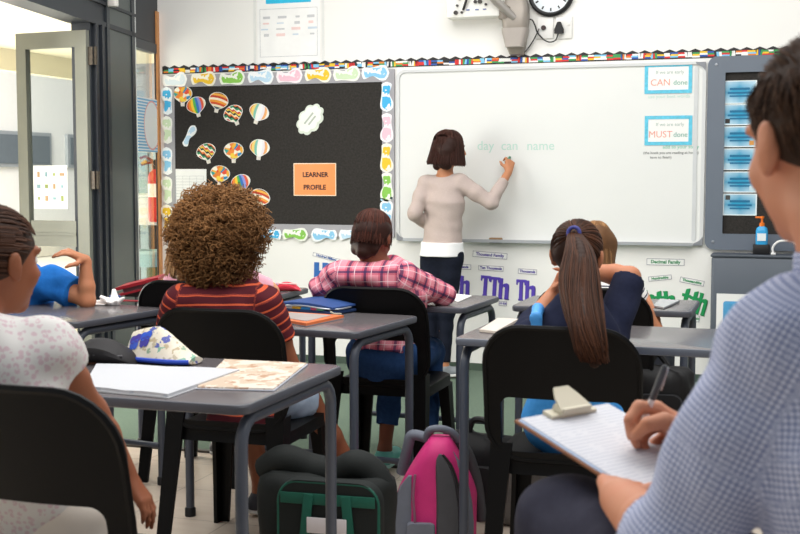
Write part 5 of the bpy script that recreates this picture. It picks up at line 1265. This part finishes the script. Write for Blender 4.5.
# --- hidden girl beyond her ----------------------------------------------
hg = person('light haired girl in a striped shirt, hidden behind the girl with the ponytail', (-.70, 4.84, .55), (-.73, 4.87, .78), ond(595, 250, 4.98), 0, .15, -.25, 0, False, skin='C08A68', hair='5A3A22', h=.007, shw=.14,
    arms=dict(R=(ond(656, 333, 4.92), V(-.60, 5.16, .79)), L=(V(-.90, 4.96, .78), V(-.78, 5.14, .79))), legs=legs_sit(-.62, 4.85, 0, seat=.52), shR=ond(629, 290, 4.88))
add_hand(hg.S, hg.arm['R'][2], V(-.6, .8, 0), V(0, 0, -1), V(-1, 0, 0), .8); add_hand(hg.S, hg.arm['L'][2], V(.6, .8, 0), V(0, 0, -1), V(1, 0, 0), .8)
finish(hg)
garment_top(hg, 'striped_shirt', fabric(f_lines), .010, .28, .02, .003, .007); trousers(hg, 'skirt', plain('2A2D3A', .8), .014, .95); shoes(hg, plain('26262A', .6), plain('1A1A1A', .7))
M_hg = hair_mat('4A2E1C', 'B88A5C')
def longh(S, P, k):
    for sx in (-1, 1): S.cap(P(sx*.045, -.02, .02), P(sx*.055, -.05, -.15), .05*k, .028*k, .03)
    S.cap(P(0, -.06, 0), P(0, -.08, -.18), .055*k, .034*k, .03)
hr = hair_cap(hg, M_hg, (.085, .105, .095), [((0, .06, .0), (0, 1, -.5))], longh)
def longs(a_, b_):
    th = (a_-.5)*2*PI*.72-PI/2; x, y = math.cos(th), math.sin(th); P = []
    for u in np.linspace(0, 1, 8):
        ph = .2+u*1.3; P.append((x*.089*math.sin(ph), -.016+y*.109*math.sin(ph), .028+.098*math.cos(ph)-.17*max(0, u-.5)/.5*(.8+.4*b_)))
    return P
strands(hg, longs, 300, 11, .003, .0013, M_hg, hr, .003)
# --- child in pink behind the afro ---------------------------------------
bd = person('light haired child in a pink top, almost hidden behind the afro', (-2.42, 4.66, .55), (-2.44, 4.72, .79), ond(192, 240, 5.12), 0, .1, -.1, 0, False, skin='C79672', hair='6A4A2C', h=.007, shw=.14,
    arms=dict(R=(V(-2.22, 4.92, .78), V(-2.34, 5.14, .79)), L=(V(-2.70, 4.92, .78), V(-2.55, 5.14, .79))), legs=legs_sit(-2.42, 4.68, 0, seat=.52))
add_hand(bd.S, bd.arm['R'][2], V(-.6, .8, 0), V(0, 0, -1), V(-1, 0, 0), .8); add_hand(bd.S, bd.arm['L'][2], V(.6, .8, 0), V(0, 0, -1), V(1, 0, 0), .8)
finish(bd)
garment_top(bd, 'pink_top', fabric(f_denim('E6A3B4', 'F0B8C6'), .9), .014, .8, .02, .004, .007); trousers(bd, 'trousers', plain('3A3E50', .8), .012, 1.9); shoes(bd, plain('5A5A60', .6), plain('D0D0D0', .7))
M_bd = hair_mat('7A5434', 'D9B080')
hr = hair_cap(bd, M_bd, (.098, .108, .10), [((0, .06, .0), (0, 1, -.5))], longh, wr=.006)
def wavy(a_, b_):
    P = longs(a_, b_); return [(q[0]*1.12+.010*math.sin(5*i+9*a_), q[1]*1.05+.01*math.cos(4*i+7*b_), q[2]) for i, q in enumerate(P)]
strands(bd, wavy, 420, 16, .003, .0016, M_bd, hr, .006)
# --- boy in blue -----------------------------------------------------------
bp_ = ond(10, 330, 5.25); by = .55
shb = ond(54, 283, 5.14)
bo = person('boy in a bright blue t-shirt at the left, elbow on the desk', V(bp_[0], bp_[1], .55), ond(18, 298, 5.22), ond(8, 250, 5.25), by, .7, -.1, 0, False, skin='B5805E', hair='4A3020', h=.006, shw=.15,
    arms=dict(R=(ond(87.5, 301, 5.06), ond(85, 260, 5.06)), L=(ond(-20, 320, 5.3), ond(-20, 330, 5.5))), legs=legs_sit(bp_[0], bp_[1], by, seat=.52), shR=shb, headk=.9)
w = bo.arm['R'][2]; add_hand(bo.S, w, nrm(ond(60, 248, 4.98)-w), V(-.4, .1, -1), V(-.2, -.6, .3), .95, ((.25, .35, .2), (.4, .45, .3), (.55, .5, .3), (.7, .5, .3)), spread=.10)
add_hand(bo.S, bo.arm['L'][2], V(.3, 1, 0), V(0, 0, -1), V(1, 0, 0), .8)
finish(bo)
garment_top(bo, 't_shirt', fabric(f_denim('1C63B8', '2E7FD2'), .9), .022, dict(R=.60, L=.6), .16, .006, .006)
trousers(bo, 'shorts', plain('2A3346', .8), .012, .9); shoes(bo, plain('38383C', .7), plain('C8C8C8', .7))
M_bh = hair_mat('3A2416', '8A6040')
hr = hair_cap(bo, M_bh, (.080, .100, .090), [((0, .055, .01), (0, 1, -.6)), ((0, 0, -.05), (0, .3, -1))])
def short(a_, b_):
    th = a_*2*PI; z = -.25+1.2*b_; z = min(z, .98); r = math.sqrt(1-z*z); d = np.array([r*math.cos(th), r*math.sin(th), z])
    if d[1] > .25 and d[2] < .45: return None
    if d[1] > .0 and d[2] < .05: return None
    o = np.array([0, -.016, .028])+d*np.array([.081, .101, .091]); t_ = nrm(np.array([d[0]*.5, -.3-d[1]*.1, -.75+d[2]*.3])+d*.25)
    return [o+t_*u*.035+d*.004*math.sin(u*PI) for u in (0, .33, .66, 1)]
strands(bo, short, 420, 5, .0028, .001, M_bh, hr, .002)
# chair for the boy
chair(bp_[0]-.02, bp_[1]+.14, -PI/2, 'black plastic chair hidden under the boy in blue at the left')
# --- girl in white in the left foreground ------------------------------------
gy = -.12
gw = person('girl in a white and pink patterned dress in the left foreground', (-1.50, 2.17, .57), ond(-4, 394, 2.46), ond(-5, 262, 2.54), gy, -.30, -.08, 0, False, skin='8A573B', hair='20120C', h=.005, shw=.14, k=1.04, headk=1.0,
    arms=dict(R=(ond(91, 412, 2.58), ond(126, 475, 2.62)), L=(V(-1.75, 2.15, .76), V(-1.66, 2.36, .66))), legs=legs_sit(-1.52, 2.18, .85, .95, seat=.48), shR=ond(46, 350, 2.46))
w = gw.arm['R'][2]; add_hand(gw.S, w, nrm(ond(155, 515, 2.62)-w), V(-.8, -.1, -.5), V(-.2, .9, 0), .82, (.25, .35, .25), spread=.05)
add_hand(gw.S, gw.arm['L'][2], V(.3, 1, 0), V(0, 0, -1), V(1, 0, 0), .82)
finish(gw)
M_dress = fabric(f_pinkdots, .9, .1)
garment_top(gw, 'dress', M_dress, .016, dict(R=.30, L=.3), .10, .004, .006, drop=.05)
# frilled cap sleeves and the skirt
S = SDF(.005); a_ = gw.arm['R'][0]; e_ = gw.arm['R'][1]; S.cap(a_+V(-.03, 0, .02), a_+(e_-a_)*.30, .044, .052, .02, cb=True); S.obj('sleeve_frill', fabric(lambda t, u, v: t.mix(t.noise(70, 4), 'DDDAD6', 'F4F2EF'), .9, .6), gw.root, wr=.006)
trousers(gw, 'skirt', plain('D9CFC4', .9, .06, 8), .014, .9)
shoes(gw, plain('4A3A34', .7), plain('2A2420', .7))
M_gh = hair_mat('1C0F0A', '5C3A28', .4)
hr = hair_cap(gw, M_gh, (.080, .100, .089), [((0, .058, .01), (0, 1, -.5)), ((.0, .0, -.060), (0, .3, -1)), ((.06, .02, -.008), (1, 1.2, -.9)), ((-.06, .02, -.008), (-1, 1.2, -.9))])
tie = np.array([-.02, -.118, .03])
strands(gw, pulled, 520, 12, .0018, .0018, M_gh, hr, .0015)
S = SDF(.005); bc = gw.hd+gw.HR@(np.array([-.02, -.13, .03])); S.ell(bc, (.036, .034, .034)); S.obj('hair_bun', M_gh, gw.root, wr=.003)
# --- man in the right foreground ----------------------------------------------
my = YAW+.62
mh = ond(823, 144, 1.47)
BM = frame(my)
mp_ = V(mh[0], mh[1], 0)+BM[:, 1]*-.16
mpel = V(mp_[0], mp_[1], .62); mche = V(mp_[0], mp_[1], 0)*.6+V(mh[0], mh[1], 0)*.4; mche[2] = .985
# clipboard plane
CT, CR, CB = ond(514.5, 420, 1.98), ond(601, 405, 2.10), ond(630, 497, 1.77)
cu = nrm(CR-CT); cv = nrm(CB-CT); cv = nrm(cv-cu*(cv@cu)); cn = np.cross(cu, cv); cn = cn if cn[2] > 0 else -cn
CW, CH = .215, .315
cb_pt = lambda u, v, hgt=0.0: CT+cu*u+cv*v+cn*hgt
rw = ond(690, 440, 1.93); lwst = cb_pt(.02, .315, -.055)
kneeL = ond(568, 527, 1.93); kneeR = cb_pt(.15, .15, -.15)
man = person('man in a blue checked shirt writing on a clipboard in the right foreground', mpel, mche, mh, my, YAW+.28, -.14, 0, True, skin='C08A6C', hair='2A1B14', h=.005, k=1.0, headk=1.06,
    arms=dict(L=(ond(675, 548, 1.46), ond(620, 499, 1.735)), R=(ond(835, 485, 1.76), rw)),
    legs=dict(L=(kneeL, V(*(kneeL[:2]+V(-.02, .05)), .10), V(*(kneeL[:2]+V(-.14, .17)), .04)), R=(kneeR, V(kneeR[0]+.12, kneeR[1]+.1, .10), V(kneeR[0]+.02, kneeR[1]+.22, .04))), shL=ond(787, 348, 1.40), shR=ond(915, 352, 1.70))
S = man.S
# writing hand: fingers closed on the pen
tipp = ond(634, 447, 1.93); tipp = tipp-cn*((tipp-CT)@cn-.008); pen_top = tipp+nrm(ond(658, 384, 1.90)-tipp)*.145; pdv = nrm(pen_top-tipp)
hf = nrm(tipp-rw)
def fin(pts, r):
    pts = [ond(*q) for q in pts]
    for i in range(len(pts)-1): S.cap(pts[i], pts[i+1], r[i], r[i+1], .0035)
kn4 = [(656, 409, 1.930), (662, 413, 1.955), (667, 421, 1.975), (671, 431, 1.99)]
for q, r_ in zip(kn4, (.0145, .014, .0135, .013)): S.cap(rw, ond(*q), .024, r_, .014)
fin([kn4[0], (639, 407, 1.905), (630, 420, 1.895), (631, 436, 1.900)], (.0125, .0112, .0100, .0082))
fin([kn4[1], (641, 418, 1.930), (633, 433, 1.920), (637, 444, 1.925)], (.0125, .0112, .0100, .0085))
fin([kn4[2], (646, 431, 1.950), (640, 444, 1.940), (646, 450, 1.945)], (.0120, .0108, .0096, .0085))
fin([kn4[3], (655, 443, 1.970), (650, 451, 1.960), (656, 453, 1.965)], (.0110, .0098, .0088, .0080))
fin([(682, 430, 1.915), (664, 421, 1.880), (648, 424, 1.872), (636, 435, 1.885)], (.0175, .0140, .0118, .0090))
# left hand under the clipboard
w = man.arm['L'][2]; add_hand(S, w, nrm(cb_pt(.11, .15, -.030)-w), cn, cu, 1.0, (.10, .12, .12), spread=.08)
finish(man)
M_chk = fabric(f_gingham, .85, .1)
garment_top(man, 'checked_shirt', M_chk, .018, dict(L=1.12, R=1.6), .06, .005, .0055, belly=1.02, tuv='a')
# collar and rolled cuff
S2 = SDF(.005); S2.cap(man.top*.62+man.nb*.38-V(0, 0, .02), man.top*.28+man.nb*.72, .078, .068, .01, ca=True, cb=True); S2.cut(man.top*.28+man.nb*.72+V(0, 0, .003), V(0, 0, 1)); S2.obj('collar', M_chk, man.root, man.R, man.pel, .002, True)
sh_, el_, wr_ = man.arm['L']; S2 = SDF(.005); S2.cap(el_+(wr_-el_)*.06, el_+(wr_-el_)*.20, .062, .060, .01, ca=True, cb=True); S2.obj('rolled_cuff', M_chk, man.root, man.R, man.pel, .003, True)
trousers(man, 'trousers', fabric(f_denim('2E2E3A', '3C3C4A'), .9), .016, 1.9)
shoes(man, plain('2A2320', .5), plain('181614', .6))
M_mh = hair_mat('20140E', '5E4230', .55)
hr = hair_cap(man, M_mh, (.0815, .102, .092), [((0, .050, .01), (0, 1, -.7)), ((0, -.02, -.058), (0, -.1, -1)), ((.07, .022, .0), (.4, 1.2, -.5)), ((-.07, .022, .0), (-.4, 1.2, -.5)), ((0, -.01, -.02), (0, .55, -1))], h=.004)
def shortm(a_, b_):
    th = a_*2*PI; z = -.62+1.6*b_; z = min(z, .985); r = math.sqrt(1-z*z); d = np.array([r*math.cos(th), r*math.sin(th), z])
    if d[1] > .45 and d[2] < .40: return None
    if d[1] > -.18 and d[2] < .10 and not (abs(d[1]-.22) < .12 and d[2] > -.25): return None
    if d[2] < -.45 and d[1] > -.6: return None
    o = np.array([0, -.016, .028])+d*np.array([.0805, .101, .091]); sw = np.array([.25, .35, 0]) if d[2] > .55 else np.array([0, -.25, -.9])
    t_ = nrm(sw-d*(sw@d)+d*.10); ln = .018+.012*max(0, d[2])
    return [o+t_*u*ln+d*.004*math.sin(u*PI) for u in (0, .33, .66, 1)]
strands(man, shortm, 3600, 5, .0012, .0005, M_mh, hr, .0015)
# clipboard
t = thing('clipboard', 'brown clipboard with white paper lying on the lap of the man', 'clipboard', CT)
def slab(u0, u1, v0, v1, h0, h1, mi=0, mb=None, warp=0):
    mb = mb or MB(); P = [(u0, v0), (u1, v0), (u1, v1), (u0, v1)]
    return mb.loft([[tuple(cb_pt(u, v, hh)-CT) for u, v in P] for hh in (h0, h1)], mi)
put('board', slab(0, CW, 0, CH, -.004, 0), plain('8A5A3E', .6, .15, 25), t)
def paper_lines():
    q = NT('m_paperlines'); o = q.obj(); dv = q.n('ShaderNodeVectorMath', operation='DOT_PRODUCT'); q.l(o, dv.inputs[0]); dv.inputs[1].default_value = tuple(cv); f = q.math('LESS_THAN', q.math('FRACT', q.math('MULTIPLY', dv.outputs['Value'], 105)), .2); g_ = q.math('GREATER_THAN', q.noise(40, 2), .42)
    return q.fin(q.mix(q.math('MULTIPLY', q.math('MULTIPLY', f, g_), .7), 'D2D3D9', 'A4AABA'), .6, .2)
for k in range(3): put('sheet', slab(.004+.002*k, CW-.004+.001*k, .006, CH-.006-.002*k, .0005+.0014*k, .0017+.0014*k), paper_lines() if k == 2 else plain('C9D8EE', .6), t)
M_clip = plain('CFC8B2', .35, .05, 20)
put('clip', slab(.058, .162, .004, .028, .005, .011).loft([[tuple(cb_pt(.11+x*q, .018+y, z)-CT) for x, y in ((-.034, -.012), (.034, -.012), (.034, .014), (-.034, .014))] for z, q in ((.012, 1), (.022, .9))]), M_clip, t)
put('clip_lever', MB().loft([[tuple(cb_pt(.11+x*wd, .02+v_, hh+dz)-CT) for x, dz in ((-1, 0), (1, 0), (1, .004), (-1, .004))] for v_, hh, wd in ((.010, .016, .036), (-.02, .028, .027), (-.036, .036, .017))]), M_clip, t)
t = thing('pen', 'white and grey pen in the writing hand of the man', 'pen', tipp)
put('barrel', MB().tube([tuple(pdv*.012), tuple(pdv*.085)], .0052, 10), plain('E4E4E6', .3), t); put('grip', MB().tube([tuple(pdv*.014), tuple(pdv*.04)], .0057, 10), plain('F3F3F3', .4), t)
put('upper_barrel', MB().tube([tuple(pdv*.085), tuple(pdv*.14), tuple(pdv*.145)], [.0055, .0052, .003], 10), plain('4A4C50', .3), t); put('point', MB().tube([(0, 0, 0), tuple(pdv*.014)], [.0008, .0045], 8), plain('9A9CA0', .3, metal=.8), t)
put('pocket_clip', MB().tube([tuple(pdv*.14-hf*.006), tuple(pdv*.10-hf*.009)], .0018, 6), plain('C0C2C6', .3, metal=.8), t)
C8 = chair(mp_[0]-BM[0, 1]*.02, mp_[1]-BM[1, 1]*.02, my, 'black plastic chair under the man in the checked shirt at the lower right', 1.16)
# ------------------------------------------------------------------ light and camera
w = bpy.data.worlds.new('World'); scene.world = w; w.use_nodes = True
w.node_tree.nodes['Background'].inputs[0].default_value = (.95, .98, 1.0, 1); w.node_tree.nodes['Background'].inputs[1].default_value = .47
def area(name, loc, target, sx, sy, power, col=(1, 1, 1)):
    l = bpy.data.lights.new(name, 'AREA'); l.shape = 'RECTANGLE'; l.size = sx; l.size_y = sy; l.energy = power; l.color = col
    o = bpy.data.objects.new(name, l); COL.objects.link(o); o.location = loc
    o.rotation_euler = (Vector(target)-Vector(loc)).to_track_quat('-Z', 'Y').to_euler(); return o
area('ceiling_lights', (-1.3, 4.0, 3.6), (-1.3, 4.9, 0), 4.5, 4.6, 225, (1, .98, .95))
area('door_daylight', (-4.6, 4.2, 2.0), (-1.0, 4.0, .9), 3.0, 2.2, 150, (1, .99, .96))
area('outdoor_fill', (-9.5, 7, 5.5), (-12, 9, 0), 8, 6, 3000, (1, .98, .94))  # added lamp high outside, stands in for sun on the white building
area('bounce_fill', (-7.0, 6.5, .3), (-7.0, 6.5, 3), 4, 8, 320, (1, .97, .9))  # added lamp facing up, imitates daylight bounced from the ground under the roof
cam = bpy.data.cameras.new('Camera'); co = bpy.data.objects.new('Camera', cam); COL.objects.link(co); scene.camera = co
cam.sensor_width = 36; cam.lens = F/800*36; co.location = tuple(EYE)
co.rotation_euler = (PI/2-PITCH, 0, YAW)
cam.dof.use_dof = True; cam.dof.focus_distance = 6.2; cam.dof.aperture_fstop = 8.5; cam.clip_start = .05
scene.view_settings.view_transform = 'Standard'; scene.view_settings.look = 'None'; scene.view_settings.exposure = 0.0
